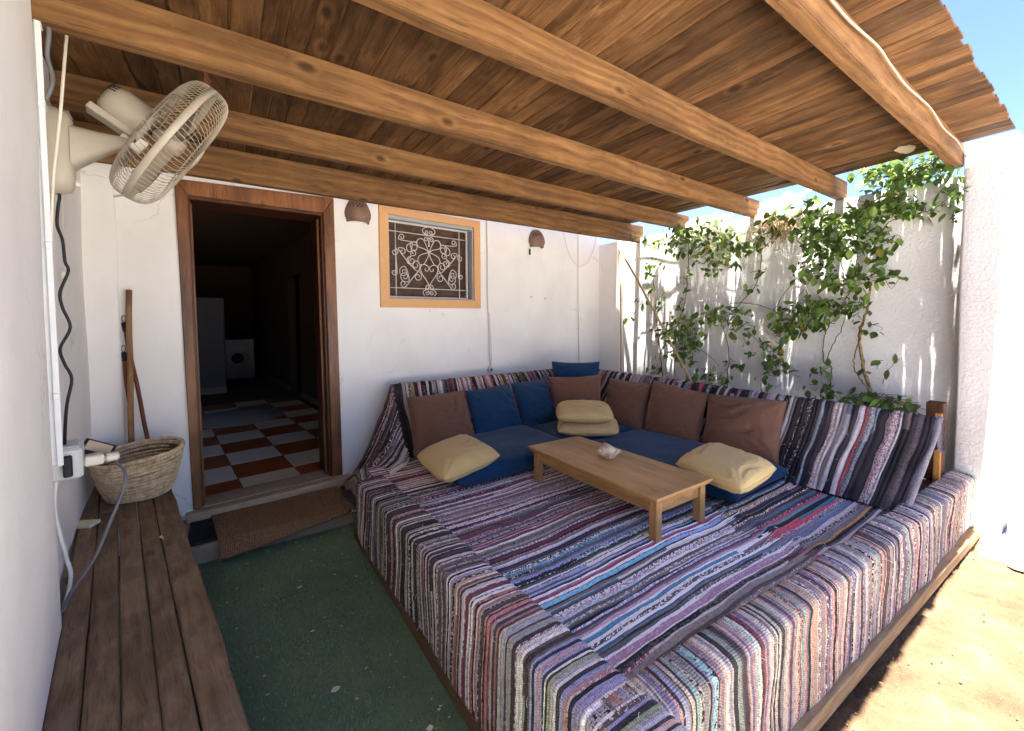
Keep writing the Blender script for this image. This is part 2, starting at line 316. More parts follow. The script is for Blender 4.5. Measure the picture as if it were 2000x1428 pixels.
# ---------------------------------------------------------------- frames
PH = R(5.5); HE = np.array([math.cos(PH), math.sin(PH), 0]); HN = np.array([-math.sin(PH), math.cos(PH), 0]); H0 = np.array([-.222, 3.386, 0])
def H(s, d, z): return H0 + HE * s + HN * d + np.array([0, 0, z])      # along the wall, into the house, up
def hbox(name, s0, s1, d0, d1, z0, z1, mat, parent=None, bev=0.0):
    return hexa(name, [H(s, d, z) for z in (z0, z1) for s, d in ((s0, d0), (s1, d0), (s1, d1), (s0, d1))], mat, parent, bev)
def hquad(name, q, d0, d1, mat, parent=None, bev=0.0):
    """q: 4 (s,z) corners ccw seen from outside, extruded d0..d1"""
    return hexa(name, [H(s, d0, z) for s, z in q] + [H(s, d1, z) for s, z in q], mat, parent, bev)
WL = lambda y: -.19 - .154 * y                                         # face of the left wall
LN = np.array([.988, .152, 0])

# ================================================================ setting
def plan_wall(name, pts, z0, z1, mat, parent=None, amp=.006, step=.06, rnd=.015, seed=0, taper=0.0):
    P = [np.array(p, float) for p in pts]; n = len(P); out = []
    for i in range(n):                                     # closed loop, corners eased
        a, b, c = P[i-1], P[i], P[(i+1) % n]
        da = (a - b) / np.linalg.norm(a - b); dc = (c - b) / np.linalg.norm(c - b)
        for t in (0, .5, 1): out.append(b + da * rnd * (1-t)**2 + dc * rnd * t**2)
        L = np.linalg.norm(c - b); k = int(min(80, L / step))
        for j in range(1, k): out.append(b + (c - b) * (rnd + (L - 2*rnd) * j / k) / L)
    Q = np.array(out); T = np.roll(Q, -1, 0) - np.roll(Q, 1, 0); T /= np.linalg.norm(T, axis=1)[:, None]
    N = np.stack([T[:, 1], -T[:, 0]], 1); nz = max(2, int((z1 - z0) / step)); Z = np.linspace(z0, z1, nz)
    sn = SN(3, 5.0, 12, seed); s2 = SN(3, 1.6, 6, seed + 1)
    X = np.repeat(Q[:, None, :], nz, 1); ZZ = np.repeat(Z[None], len(Q), 0)
    d = amp * (sn(X[..., 0], X[..., 1], ZZ) + .8 * s2(X[..., 0], X[..., 1], ZZ))
    X = X + N[:, None, :] * d[..., None]
    G = np.concatenate([X, ZZ[..., None]], -1)
    o = grid_mesh(name, G, None, parent, True, closed_u=True)
    bm = bmesh.new(); bm.from_mesh(o.data); bm.verts.ensure_lookup_table()
    bm.faces.new([bm.verts[i * nz + nz - 1] for i in range(len(Q))])
    bm.to_mesh(o.data); bm.free(); o.data.materials.append(mat); return o

# sand: far sheet and an uneven near patch
far = mesh('sand_ground', [(-60, -60, -.05), (60, -60, -.05), (60, 60, -.05), (-60, 60, -.05)], [(0, 1, 2, 3)], MAT['sand']); tag(far, None, None, kind='structure')
xs = np.linspace(.9, 5.4, 400); ys = np.linspace(-1.6, .75, 240); XX, YY = np.meshgrid(xs, ys, indexing='ij'); s1 = SN(2, 4, 12, 3); s2_ = SN(2, 22, 16, 4); s3 = SN(2, 75, 20, 8)
ZZ = -.012 + .008 * s1(XX, YY) + .007 * s2_(XX, YY) + .0045 * s3(XX, YY) + RS.normal(0, .0014, XX.shape)
o = grid_mesh('sand_path', np.stack([XX, YY, ZZ], -1), MAT['sand']); tag(o, None, None, kind='structure')
o = box('turf', -.95, .70, -1.2, 3.0, -.05, .004, MAT['turf']); tag(o, None, None, kind='structure')
# turf pile: short blades, nobody could count them
nb = 52000; bx = RS.uniform(-.42, .665, nb); by = 3.0 - RS.uniform(0, 1, nb) ** 1.0 * 2.3
a = RS.uniform(0, 6.28, nb); hgt = RS.uniform(.007, .016, nb); ln = RS.normal(0, .006, (nb, 2)); w_ = .0018
V = np.zeros((nb, 3, 3)); V[:, 0] = np.stack([bx - w_ * np.cos(a), by - w_ * np.sin(a), np.full(nb, .004)], 1)
V[:, 1] = np.stack([bx + w_ * np.cos(a), by + w_ * np.sin(a), np.full(nb, .004)], 1); V[:, 2] = np.stack([bx + ln[:, 0], by + ln[:, 1], .004 + hgt], 1)
me = bpy.data.meshes.new('turf_pile'); me.from_pydata(V.reshape(-1, 3).tolist(), [], np.arange(nb * 3).reshape(-1, 3).tolist())
at = me.color_attributes.new(name='Col', type='FLOAT_COLOR', domain='CORNER')
cc = np.array([srgb('#7a9270'), srgb('#88a07c'), srgb('#809876'), srgb('#93a478'), srgb('#b2b48c')])[RS.choice(5, nb, p=[.3, .27, .25, .14, .04])] * RS.uniform(.7, 1.25, (nb, 1))
at.data.foreach_set('color', np.repeat(np.c_[cc, np.ones(nb)], 3, 0).reshape(-1)); o = link('turf_pile', me, MAT['blade']); tag(o, 'short green pile of the artificial turf between bench and seating', 'turf pile', kind='stuff')
# unseen pale paving behind the viewpoint, added to bounce sunlight into the shade
o = box('paving', -9, 16, -9, -1.25, -.06, .012, MAT['slab']); tag(o, None, None, kind='structure')
# petals and crumbs on the turf
mb = MB()
for i in range(150):
    x, y = random.uniform(-.3, .64), random.uniform(1.1, 2.9); r = random.choice([.003, .004, .004, .006, .008]); an = random.uniform(0, 6.28); z = .014
    pts = [(x + r * (1 + .6 * math.cos(3 * q)) * math.cos(an + q) , y + r * .6 * math.sin(an + q) * 1.2, z + random.uniform(0, .004)) for q in (0, 1.3, 2.6, 3.9, 5.2)]
    mb.add(pts, [(0, 1, 2, 3, 4)])
o = mb.build('petal_litter', MAT['cream']); tag(o, 'pale dry petals and crumbs scattered over the green turf', 'litter', kind='stuff')
for x, y, r, in ((.30, 1.62, .018), (.28, 2.36, .014), (.53, 1.28, .013)):
    pts = [(x + r * math.cos(q) * random.uniform(.6, 1.1), y + r * math.sin(q) * random.uniform(.5, 1), .018 + random.uniform(0, .006)) for q in np.linspace(0, 5.5, 7)]
    o = mesh('leaf_scrap', pts, [tuple(range(7))], MAT['cream'])
    tag(o, {.018: 'larger pale scrap lying in the middle of the turf', .014: 'small pale scrap on the turf nearest the doormat', .013: 'pale scrap on the turf near the striped rim at the front'}[r], 'scrap')
# pebbles on the sand
mb = MB()
for i in range(1500):
    x, y = random.uniform(1.0, 4.2), random.uniform(-1.0, .5); r = random.choice([.0015, .002, .002, .003, .004]) * random.uniform(.7, 1.4)
    q = [(x + r * random.uniform(.7, 1.2) * math.cos(t), y + r * random.uniform(.7, 1.2) * math.sin(t), -.006) for t in (0, 1.26, 2.5, 3.8, 5)] + [(x, y, -.006 + r * 1.1)]
    mb.add(q, [(0, 1, 5), (1, 2, 5), (2, 3, 5), (3, 4, 5), (4, 0, 5)])
o = mb.build('gravel', MAT['pebble']); tag(o, 'small loose pebbles on the sunlit sand path', 'gravel', kind='stuff')

# ---------------------------------------------------------------- house
house = thing('house', 'white plastered house front with an open doorway, grilled window and tiled floor inside', 'house', tuple(H(0, 0, 0)))
step_ = .055
sv = np.unique(np.r_[np.arange(-.56, 4.19, step_), .035, .9, 1.37, 2.25, 4.19]); zv = np.unique(np.r_[np.arange(0, 3.0, step_), .1, 2.245, 1.56, 2.275, 3.0])
Sg, Zg = np.meshgrid(sv, zv, indexing='ij'); sn = SN(2, 4.5, 12, 21); s2 = SN(2, 1.3, 6, 22); D = .006 * (sn(Sg, Zg) + s2(Sg, Zg)) + .003
G = H0 + HE * Sg[..., None] + HN * D[..., None] + np.array([0, 0, 1]) * Zg[..., None]
o = grid_mesh('wall', G, MAT['wall'], house)
bm = bmesh.new(); bm.from_mesh(o.data); kill = []
for f in bm.faces:
    c = f.calc_center_median(); s = (c.x - H0[0]) * HE[0] + (c.y - H0[1]) * HE[1]; z = c.z
    if (.035 < s < .9 and .1 < z < 2.245) or (1.37 < s < 2.25 and 1.56 < z < 2.275): kill.append(f)
bmesh.ops.delete(bm, geom=kill, context='FACES'); bm.to_mesh(o.data); bm.free()
o = plan_wall('wall', [H(-.60, -.03, 0)[:2], H(-.285, -.03, 0)[:2], H(-.285, .05, 0)[:2], H(-.60, .05, 0)[:2]], 0, 3.0, MAT['wall'], house, .004, seed=5)
hbox('sun_block_eave', -1.0, 5.2, -.30, .30, 2.78, 2.92, MAT['wall'], house)  # unseen overhang, added to keep sun out of the gap behind the roof
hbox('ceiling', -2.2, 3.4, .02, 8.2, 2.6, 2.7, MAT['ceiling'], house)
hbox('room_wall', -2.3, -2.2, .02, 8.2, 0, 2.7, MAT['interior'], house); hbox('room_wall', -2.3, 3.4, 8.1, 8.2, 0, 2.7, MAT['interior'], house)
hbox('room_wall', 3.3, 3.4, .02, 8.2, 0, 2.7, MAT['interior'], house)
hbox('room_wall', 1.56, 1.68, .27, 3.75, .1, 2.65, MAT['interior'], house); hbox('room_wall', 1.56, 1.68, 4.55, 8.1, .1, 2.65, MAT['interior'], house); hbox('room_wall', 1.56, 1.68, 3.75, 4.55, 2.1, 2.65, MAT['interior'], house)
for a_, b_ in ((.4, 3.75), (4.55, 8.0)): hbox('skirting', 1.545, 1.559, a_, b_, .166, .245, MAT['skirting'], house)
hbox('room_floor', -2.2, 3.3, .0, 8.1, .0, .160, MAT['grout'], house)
T0 = np.array([.052, 3.845]); te = np.array([math.cos(R(6)), math.sin(R(6))]); tn = np.array([-te[1], te[0]]); TS = .393
tiles = {}
for i in range(-4, 4):
    for j in range(-2, 9):
        c = T0 + te * TS * (i + .5) + tn * TS * (j + .5); s = (c - H0[:2]) @ HE[:2]; d = (c - H0[:2]) @ HN[:2]
        if d < .17 or s > 1.30 or s < -1.4: continue
        k = (i + j) % 2
        if k not in tiles:
            h = TS / 2 - .003; q = [te * a + tn * b for a, b in ((-h, -h), (h, -h), (h, h), (-h, h))]
            o = hexa('floor_tile', [(p[0], p[1], 0) for p in q] + [(p[0], p[1], .005) for p in q], MAT['tile_white' if k else 'tile_red'], None, .0012)
            tiles[k] = o; setpar(o, house); o.matrix_parent_inverse = Matrix.Translation(-Vector(H0))
            o.location = (c[0], c[1], .160)
        else:
            o = tiles[k].copy(); COL.objects.link(o); o.location = (c[0], c[1], .160)
hbox('door_sill', -.02, 1.02, -.075, .0, .1, .158, MAT['sill'], house, .006); hbox('door_sill', .035, .90, .0, .20, .1, .1655, MAT['sill'], house, .003)
# door frame: casings on the wall, deep linings behind
df = hquad('door_frame', [(-.012, 2.275), (.051, 2.185), (.863, 2.196), (.941, 2.321)], -.022, .004, MAT['door'], house, .004)
hquad('jamb', [(.018, .165), (.066, .165), (.051, 2.184), (-.012, 2.274)], -.022, .004, MAT['door'], df, .004); hquad('jamb', [(.885, .165), (.961, .165), (.941, 2.32), (.863, 2.195)], -.022, .004, MAT['door'], df, .004)
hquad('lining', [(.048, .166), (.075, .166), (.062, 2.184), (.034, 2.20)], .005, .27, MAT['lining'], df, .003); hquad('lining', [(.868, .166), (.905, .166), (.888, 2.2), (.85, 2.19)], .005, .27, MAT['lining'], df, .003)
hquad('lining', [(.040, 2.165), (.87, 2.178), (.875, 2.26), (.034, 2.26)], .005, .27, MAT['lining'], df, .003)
hquad('door_stop', [(.066, .166), (.088, .166), (.074, 2.15), (.052, 2.165)], .06, .075, MAT['door'], df, .002); hquad('door_stop', [(.852, .166), (.868, .166), (.85, 2.17), (.834, 2.155)], .06, .075, MAT['door'], df, .002)
# window: metal frame with casing, scrolled grille, boarded shutter behind
w0, w1, v0, v1 = 1.300, 2.318, 1.490, 2.338; i0, i1, j0, j1 = 1.376, 2.243, 1.566, 2.268
win = hbox('window', i0 - .004, i1 + .004, .0, .10, j0 - .02, j0 + .012, MAT['greymetal'], house, .002)
hbox('window_frame', i0 - .004, i1 + .004, .0, .10, j1 - .03, j1 + .01, MAT['greymetal'], win, .002)
hbox('window_frame', i0 - .02, i0 + .014, .0, .10, j0 + .012, j1 - .03, MAT['greymetal'], win, .002); hbox('window_frame', i1 - .012, i1 + .02, .0, .10, j0 + .012, j1 - .03, MAT['greymetal'], win, .002)
for q in ([(w0, v1), (i0, j1), (i1, j1), (w1, v1)], [(w0, v0), (w1, v0), (i1, j0), (i0, j0)], [(w0, v0), (i0, j0), (i0, j1), (w0, v1)], [(w1, v0), (w1, v1), (i1, j1), (i1, j0)]):
    hquad('casing', q, -.02, .004, MAT['casing'], win, .002)
for k in range(6): hbox('shutter_board', i0 - .01 + k * .1475, i0 + .136 + k * .1475, .125 + .002 * (k % 2), .15, j0 - .02, j1 + .02, MAT['shutter'], win, .003)
for k in range(4):
    a_ = i0 + .02 + (k % 2) * .42; zc = j0 + .05 + (k // 2) * .33
    hquad('shutter_brace', [(a_, zc), (a_ + .05, zc), (a_ + .40, zc + .29), (a_ + .35, zc + .29)], .115, .124, MAT['shutter'], win, .002)
for a_, b_, c_, e_ in ((i0 - .03, i1 + .03, j0 - .03, j0 - .02), (i0 - .03, i1 + .03, j1 + .02, j1 + .03)): hbox('reveal', a_, b_, .0, .2, c_, e_, MAT['wall'], win)
for a_ in (i0 - .03, i1 + .02): hbox('reveal', a_, a_ + .01, .0, .2, j0 - .02, j1 + .02, MAT['wall'], win)
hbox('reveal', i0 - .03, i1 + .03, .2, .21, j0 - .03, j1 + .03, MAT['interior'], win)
# grille: traced scrolls, mirrored about the middle
GS0, GS1, GZ0, GZ1 = 1.396, 2.196, 1.592, 2.222; gw, gh = GS1 - GS0, GZ1 - GZ0
src = np.array([(170, 230), (1205, 375), (1225, 1225), (215, 1218)], float); dst = np.array([(0, 1), (1, 1), (1, 0), (0, 0)], float)
A = []; bb = []
for (x, y), (u, v) in zip(src, dst):
    A += [[x, y, 1, 0, 0, 0, -u*x, -u*y], [0, 0, 0, x, y, 1, -v*x, -v*y]]; bb += [u, v]
hm = np.append(np.linalg.solve(np.array(A), np.array(bb)), 1).reshape(3, 3)
def hg0(p): q = hm @ np.array([p[0], p[1], 1.]); return q[:2] / q[2]
_ga, _gb = hg0((700, 640)), hg0((740, 1075))
def hg(p): q = hg0(p); return q + np.array([np.interp(q[1], [_gb[1], _ga[1]], [.5 - _gb[0], .5 - _ga[0]]), 0])
def spiral(c, r, a0, turns, n=16):
    """from the outside in, angles in turns, radius in metres on the grille"""
    t = np.linspace(0, 1, n); return [(c[0] + r * (1 - .72 * k) * math.cos(6.283 * (a0 + turns * k)) / gw, c[1] + r * (1 - .72 * k) * math.sin(6.283 * (a0 + turns * k)) / gh) for k in t]
gm = MB(); gl = []
def gcurve(pts, r=.0042, mir=True):
    P = np.array(pts, float)
    for sgn in ((1, -1) if mir else (1,)):
        gl.append(np.stack([.5 + sgn * (P[:, 0] - .5), P[:, 1]], 1)); gm.tube([H(GS0 + u * gw, .058, GZ0 + v * gh) for u, v in gl[-1]], r, 6)
for u in (.095,): gcurve([(u, 0), (u, 1)], .0045)
for v in (.115, .885): gcurve([(0, v), (1, v)], .0045, False)
def gpath(px): return catmull([hg(p) for p in px], 5)
gcurve(gpath([(700, 640), (650, 595), (560, 560), (532, 505), (560, 455), (615, 460), (650, 520), (680, 590), (700, 640)]))
gcurve(gpath([(700, 640), (640, 650), (575, 685), (562, 750), (600, 800), (645, 790), (675, 735), (695, 680), (700, 640)]))
def scroll(c1, r1, a1, t1, c2, r2, a2, t2):
    A1 = spiral(c1, r1, a1, t1)[::-1]; A2 = spiral(c2, r2, a2, t2); gcurve(catmull(np.array(A1 + A2)[::2], 4))
def sw(px): return hg(px)
gcurve(catmull([(.5, .115)] + [(.5 - .085 * math.sin(q), .055 - .055 * math.cos(q) * 1.0 + 0) for q in (2.6, 2.0, 1.4, .8)], 4)); gcurve(spiral((.47, .055), .022, .2, -1.2))
gcurve([(.5 + .08 * math.sin(q) , .945 - .058 * math.cos(q)) for q in np.linspace(3.5, 6.2, 14)]); gcurve(spiral((.47, .93), .022, .55, 1.2))
scroll(sw((335, 430)), .032, .75, -1.3, sw((505, 560)), .050, .15, 1.3)
scroll(sw((495, 640)), .032, .5, 1.2, sw((455, 600)), .060, .2, .55)
scroll(sw((350, 625)), .036, .55, -1.3, sw((540, 805)), .048, .75, 1.5)
scroll(sw((485, 750)), .040, .2, 1.4, sw((470, 770)), .050, .3, .4)
scroll(sw((390, 900)), .050, .1, 1.4, sw((410, 960)), .050, .9, -1.4)
scroll(sw((400, 1055)), .034, .95, -1.2, sw((580, 960)), .042, .25, -1.4)
scroll(sw((245, 635)), .034, .3, -1.3, sw((265, 905)), .028, .05, -1.2)
scroll(sw((660, 460)), .026, .95, 1.3, sw((690, 560)), .012, .1, .2)
gcurve(list(gpath([(740, 1075), (690, 1000), (635, 925), (604, 850), (622, 800), (668, 800), (712, 840), (700, 885), (668, 872), (670, 845)])))
gcurve(spiral((.475, .135), .026, .0, 1.2))
gr = gm.build('grille', MAT['grille'], win, True)
for q in ((GS0 - .012, GS1 + .012, GZ0 - .014, GZ0), (GS0 - .012, GS1 + .012, GZ1, GZ1 + .014)): hbox('grille_bar', q[0], q[1], .048, .068, q[2], q[3], MAT['grille'], win, .002)
for q in ((GS0 - .014, GS0), (GS1, GS1 + .014)): hbox('grille_bar', q[0], q[1], .047, .069, GZ0 - .0, GZ1 + .0, MAT['grille'], win, .002)
# things in the dark room
o = box('partition', -1.9, .0, 8.46, 8.60, .166, 1.752, MAT['partition'], None, .02, rz=0); tag(o, 'pale half-height partition, coloured dark for the gloom, standing in the dark room behind the doorway', 'partition')
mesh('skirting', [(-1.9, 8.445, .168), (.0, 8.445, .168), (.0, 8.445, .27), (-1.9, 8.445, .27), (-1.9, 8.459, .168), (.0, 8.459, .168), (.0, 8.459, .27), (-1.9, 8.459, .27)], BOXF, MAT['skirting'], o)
wm = thing('washing_machine', 'silver grey washing machine, darkened in colour for the gloom, with round door at the back of the dark room', 'washing machine', (.25, 10.3, .166))
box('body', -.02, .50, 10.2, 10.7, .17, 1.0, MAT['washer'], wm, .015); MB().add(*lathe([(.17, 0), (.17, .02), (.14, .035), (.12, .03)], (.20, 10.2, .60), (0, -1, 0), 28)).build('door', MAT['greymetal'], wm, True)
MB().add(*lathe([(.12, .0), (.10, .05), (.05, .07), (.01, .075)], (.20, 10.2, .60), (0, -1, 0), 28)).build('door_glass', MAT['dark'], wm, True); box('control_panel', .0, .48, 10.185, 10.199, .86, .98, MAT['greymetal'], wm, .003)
V, F = lathe([(.02, .0), (.50, .0), (.52, .004), (.51, .010), (.02, .012)], (.10, 6.25, .168), (0, 0, 1), 48); o = mesh('round_rug', V, F, MAT['roomrug'], None, True); tag(o, 'round pale rug on the chequered floor just inside the dark room', 'rug')
# ---------------------------------------------------------------- other walls, step
o = plan_wall('side_wall', [(WL(-.5) + .03, -.5), (WL(1.86) + .03, 1.86), (WL(1.9), 1.90), (WL(2.4), 2.40), (-.655, 3.40), (-1.0, 3.40), (-.85, -.5)], 0, 3.0, MAT['wall_left'], None, .005, .07, seed=31)
tag(o, 'white plastered wall at the near left, carrying the fan, cables and outlet', 'wall')
o = plan_wall('boundary_wall', [(4.02, .45), (4.22, .45), (4.22, 3.75), (4.02, 3.75)], 0, 2.31, MAT['stucco'], None, .008, .06, seed=41); tag(o, 'white boundary wall behind the vines, streaked with sunlight', 'wall')
o = plan_wall('wall_pier', [(3.945, 3.465), (4.018, 3.465), (4.018, 3.83), (3.945, 3.83)], 0, 2.31, MAT['wall'], None, .003, .06, seed=43); tag(o, 'narrow white pier in the corner between house and vine wall', 'pier')
o = plan_wall('pillar', [(3.868, .39), (4.30, .39), (4.30, .605), (3.868, .605)], 0, 2.475, MAT['stucco'], None, .006, .05, seed=47); tag(o, 'rough white pillar at the right end of the seating, half in sunlight', 'pillar')
gate = thing('gate', 'white sheet metal gate beside the pillar at the far right', 'gate', (3.9, -.1, .05))
box('panel', 3.90, 3.93, -.50, .30, .25, 2.25, MAT['whitemetal'], gate, .004)
for q in ((3.872, 3.94, .30, .365, .05, 2.52), (3.872, 3.94, -.56, -.50, .05, 2.52)): box('gate_post', *q, MAT['whitemetal'], gate, .005)
for q in ((3.872, 3.94, -.50, .30, 2.25, 2.30), (3.872, 3.94, -.50, .30, .19, .25)): box('gate_rail', *q, MAT['whitemetal'], gate, .004)
o = plan_wall('paving', [(3.62, .455), (3.70, .30), (3.66, .05), (3.74, -.6), (4.35, -.6), (4.35, .385), (3.87, .385), (3.86, .455)], -.04, .045, MAT['slab'], None, .012, .05, seed=51); tag(o, None, None, kind='structure')
for k, (x, y, r) in enumerate(((3.60, .29, .05), (3.64, .06, .06), (3.58, -.15, .05))):
    V, F = lathe([(r * .3, .0), (r, .012), (r * .95, .03), (r * .5, .042)], (x, y, -.02), (.1, 0, 1), 7); o = mesh('stone', V, F, MAT['slab'])
    tag(o, ('broken stone at the paving edge closest to the wooden base board', 'middle broken stone along the edge of the white paving', 'broken stone at the paving edge farthest from the seating')[k], 'stone', 'broken stones along the paving edge')
o = box('step', -.27, .70, 2.93, 3.40, 0, .108, MAT['concrete'], None, .012, seg=2); tag(o, None, None, kind='structure')
def cloth(name, P, th, mat, parent=None):
    o = grid_mesh(name, P, mat, parent, True); md = o.modifiers.new('t', 'SOLIDIFY'); md.thickness = th; md.offset = 1; return o
u = np.linspace(0, 1, 60); v = np.linspace(0, 1, 34); U, Vv = np.meshgrid(u, v, indexing='ij')
c00, c10, c11, c01 = map(np.array, ((-.055, 2.815), (.70, 2.90), (.668, 3.36), (-.11, 3.33)))
P2 = (c00 * ((1-U)*(1-Vv))[..., None] + c10 * (U*(1-Vv))[..., None] + c11 * (U*Vv)[..., None] + c01 * ((1-U)*Vv)[..., None]); sn = SN(2, 9, 8, 61)
Zm = .113 + .004 * sn(P2[..., 0], P2[..., 1]) - np.clip(2.93 - P2[..., 1], 0, 1) * .55
o = cloth('doormat', np.concatenate([P2, Zm[..., None]], -1), .009, MAT['coir']); tag(o, 'brown coir doormat on the concrete step at the doorway', 'doormat')
rm = thing('rubber_mat', 'black rubber mat with a raised grid, half under the coir doormat', 'doormat', (-.1, 3.1, .108))
box('mat_base', -.215, .02, 2.955, 3.31, .1085, .1125, MAT['rubber'], rm, .001)
for k in range(5): box('ridge', -.205 + k * .052, -.197 + k * .052, 2.965, 3.30, .1125, .117, MAT['rubber'], rm)
for k in range(4): box('ridge', -.21, .01, 2.99 + k * .09, 2.998 + k * .09, .1125, .1165, MAT['rubber'], rm)

# ---------------------------------------------------------------- pergola
perg = thing('pergola', 'wooden pergola roof of dark planks on five pine beams over the seating', 'pergola', (1.7, 1.9, 2.3))
BEAMS = [(3.185, 2.262, 4.06), (2.60, 2.312, 4.06), (1.895, 2.303, 4.07), (1.245, 2.312, 4.08), (.59, 2.345, 3.93)]
for k, (y, z, x1) in enumerate(BEAMS):
    x0 = -.75; sl = .012; n = 26; bm = bmesh.new(); ring = []; sn = SN(1, 2.5, 6, 70 + k)
    for i in range(n + 1):
        x = x0 + (x1 - x0) * i / n; yy = y + sl * (x - 1.7) + .002 * sn(x); zz = z + .002 * sn(x + 9); w2 = .058; h2 = (2.452 if k < 4 else 2.478) - zz
        ring.append([bm.verts.new(p) for p in ((x, yy, zz), (x, yy + w2, zz), (x, yy + w2, zz + h2), (x, yy, zz + h2))])
    for a, b in zip(ring, ring[1:]):
        for q in range(4): bm.faces.new((a[q], a[(q+1) % 4], b[(q+1) % 4], b[q]))
    bm.faces.new(ring[0][::-1]); bm.faces.new(ring[-1]); bmesh.ops.recalc_face_normals(bm, faces=bm.faces[:])
    lg = [e for e in bm.edges if abs((e.verts[0].co - e.verts[1].co).normalized().x) > .9]
    bmesh.ops.bevel(bm, geom=lg, offset=.004, segments=2, affect='EDGES'); me = bpy.data.meshes.new('beam'); bm.to_mesh(me); bm.free(); link('beam', me, MAT['beam'], perg)
x = -.66; k = 0; rp = random.Random(5)
while x < 3.80:
    w = rp.choice([.083, .087, .09, .094, .08]); gap = 0.0; hole = rp.choice([-9] * 14 + [3]); warp_ = rp.choice([-9, -9, -9, 1, 2, 3, 4, 5, 6, 7, 8]); wh = rp.uniform(.026, .040)
    if x + w > 3.79: w = 3.845 - x
    y0 = .400 + rp.uniform(-.007, .007); y1 = 3.30 + .075 * max(0, x - .6) + rp.uniform(-.02, .02); z0 = 2.456 + rp.uniform(-.002, .007); tw = rp.uniform(-.0012, .0012); n = 10; bm = bmesh.new(); ring = []
    hw = rp.choice([.0015, .0022, .0028])
    for i in range(n + 1):
        y = y0 + (y1 - y0) * i / n; zz = z0 + .0025 * math.sin(y * 2.1 + k) + (.026 * max(0, (1.25 - y) / .85) ** 1.2)
        e0 = rp.uniform(.0002, .0006); e1 = rp.uniform(.0002, .0006)
        if i == hole: e1 += hw
        lift = wh if i == warp_ else (wh * .5 if i == warp_ + 1 and k % 3 == 0 else 0.0)
        if lift: e0 -= .005
        ring.append([bm.verts.new(p) for p in ((x + e0 + tw * (i - 5) * .3, y, zz + lift), (x + w - e1 - gap * .5 + tw * (i - 5) * .3, y, zz + rp.uniform(-.001, .001)), (x + w - e1 + .004, y, zz + .012), (x + e0 - .004, y, zz + .012 + lift))])
    for a, b in zip(ring, ring[1:]):
        for q in range(4): bm.faces.new((a[q], b[q], b[(q+1) % 4], a[(q+1) % 4]))
    bm.faces.new(ring[0]); bm.faces.new(ring[-1][::-1]); bmesh.ops.recalc_face_normals(bm, faces=bm.faces[:])
    lg = [e for e in bm.edges if abs((e.verts[0].co - e.verts[1].co).normalized().y) > .9 and True and min(e.verts[0].co.z, e.verts[1].co.z) < z0 + .008 + .026 * max(0, (1.25 - e.verts[0].co.y) / .85) ** 1.2]
    bmesh.ops.bevel(bm, geom=lg, offset=.006, segments=1, affect='EDGES'); me = bpy.data.meshes.new('plank'); bm.to_mesh(me); bm.free(); link('plank', me, MAT['plank'], perg); x += w; k += 1
V = []; n = 18
for i in range(n):
    a = 6.283 * i / n; r = 1 + .12 * math.sin(3 * a + 1) + .08 * math.sin(7 * a); V.append((3.62 + .085 * r * math.cos(a), .83 + .045 * r * math.sin(a), 2.462))
V2 = [(a, b, c - .008) for a, b, c in V]; mesh('patch', V + V2, [tuple(range(n))[::-1], tuple(range(n, 2*n))] + [(i, (i+1) % n, n + (i+1) % n, n + i) for i in range(n)], MAT['patch'], perg)
o = tube('roof_cable', [(1.2, .582, 2.44), (1.587, .577, 2.432), (1.826, .577, 2.425), (2.123, .579, 2.445), (2.276, .58, 2.43), (2.491, .581, 2.412), (2.75, .584, 2.425), (2.975, .588, 2.436), (3.238, .589, 2.405), (3.583, .593, 2.418), (3.86, .597, 2.39)], .0045, MAT['greyed'], None, 8, 5); tag(o, 'white cable tacked in loose swags along the front beam', 'cable')

# ================================================================ seating
FZ = .372
plat = thing('seating_platform', 'low wooden corner seating platform under the striped rugs, edged with plank boards', 'seating', (2.2, 1.6, 0))
box('plinth', .68, 3.80, .60, 2.62, .0, .345, MAT['darkpost'], plat)
hexa('base_board', [(.645, .50, 0), (.668, .50, 0), (.664, 2.73, 0), (.640, 2.73, 0), (.645, .50, .072), (.668, .50, .072), (.664, 2.73, .066), (.640, 2.73, .066)], MAT['basey'], plat, .003)
def bby(x): return .570 - .029 * (x - 1.2)
hexa('base_board', [(.69, bby(.69) - .018, .0), (3.95, bby(3.95) - .018, .0), (3.95, bby(3.95) + .035, .0), (.69, bby(.69) + .035, .0), (.69, bby(.69) - .018, .062), (3.95, bby(3.95) - .018, .055), (3.95, bby(3.95) + .035, .055), (.69, bby(.69) + .035, .062)], MAT['base'], plat, .004)
hexa('backrest_board', [(1.07, 2.96, .35), (3.1, 2.96, .35), (3.1, 2.98, .33), (1.07, 2.98, .33), (1.10, 3.32, .82), (3.2, 3.32, .82), (3.2, 3.34, .80), (1.10, 3.34, .80)], MAT['darkpost'], plat)
hexa('backrest_board', [(2.90, .60, .35), (2.92, .60, .33), (2.92, 3.2, .33), (2.90, 3.2, .35), (3.22, .58, .80), (3.24, .58, .78), (3.24, 3.3, .78), (3.22, 3.3, .80)], MAT['darkpost'], plat)
box('backrest_post', 3.56, 3.59, .61, .64, .36, .80, MAT['post'], plat, .003); box('backrest_post', 3.66, 3.75, .62, .70, .36, .85, MAT['darkpost'], plat, .004)
box('backrest_post', 1.10, 1.14, 3.345, 3.385, .1, .85, MAT['post'], plat, .003)

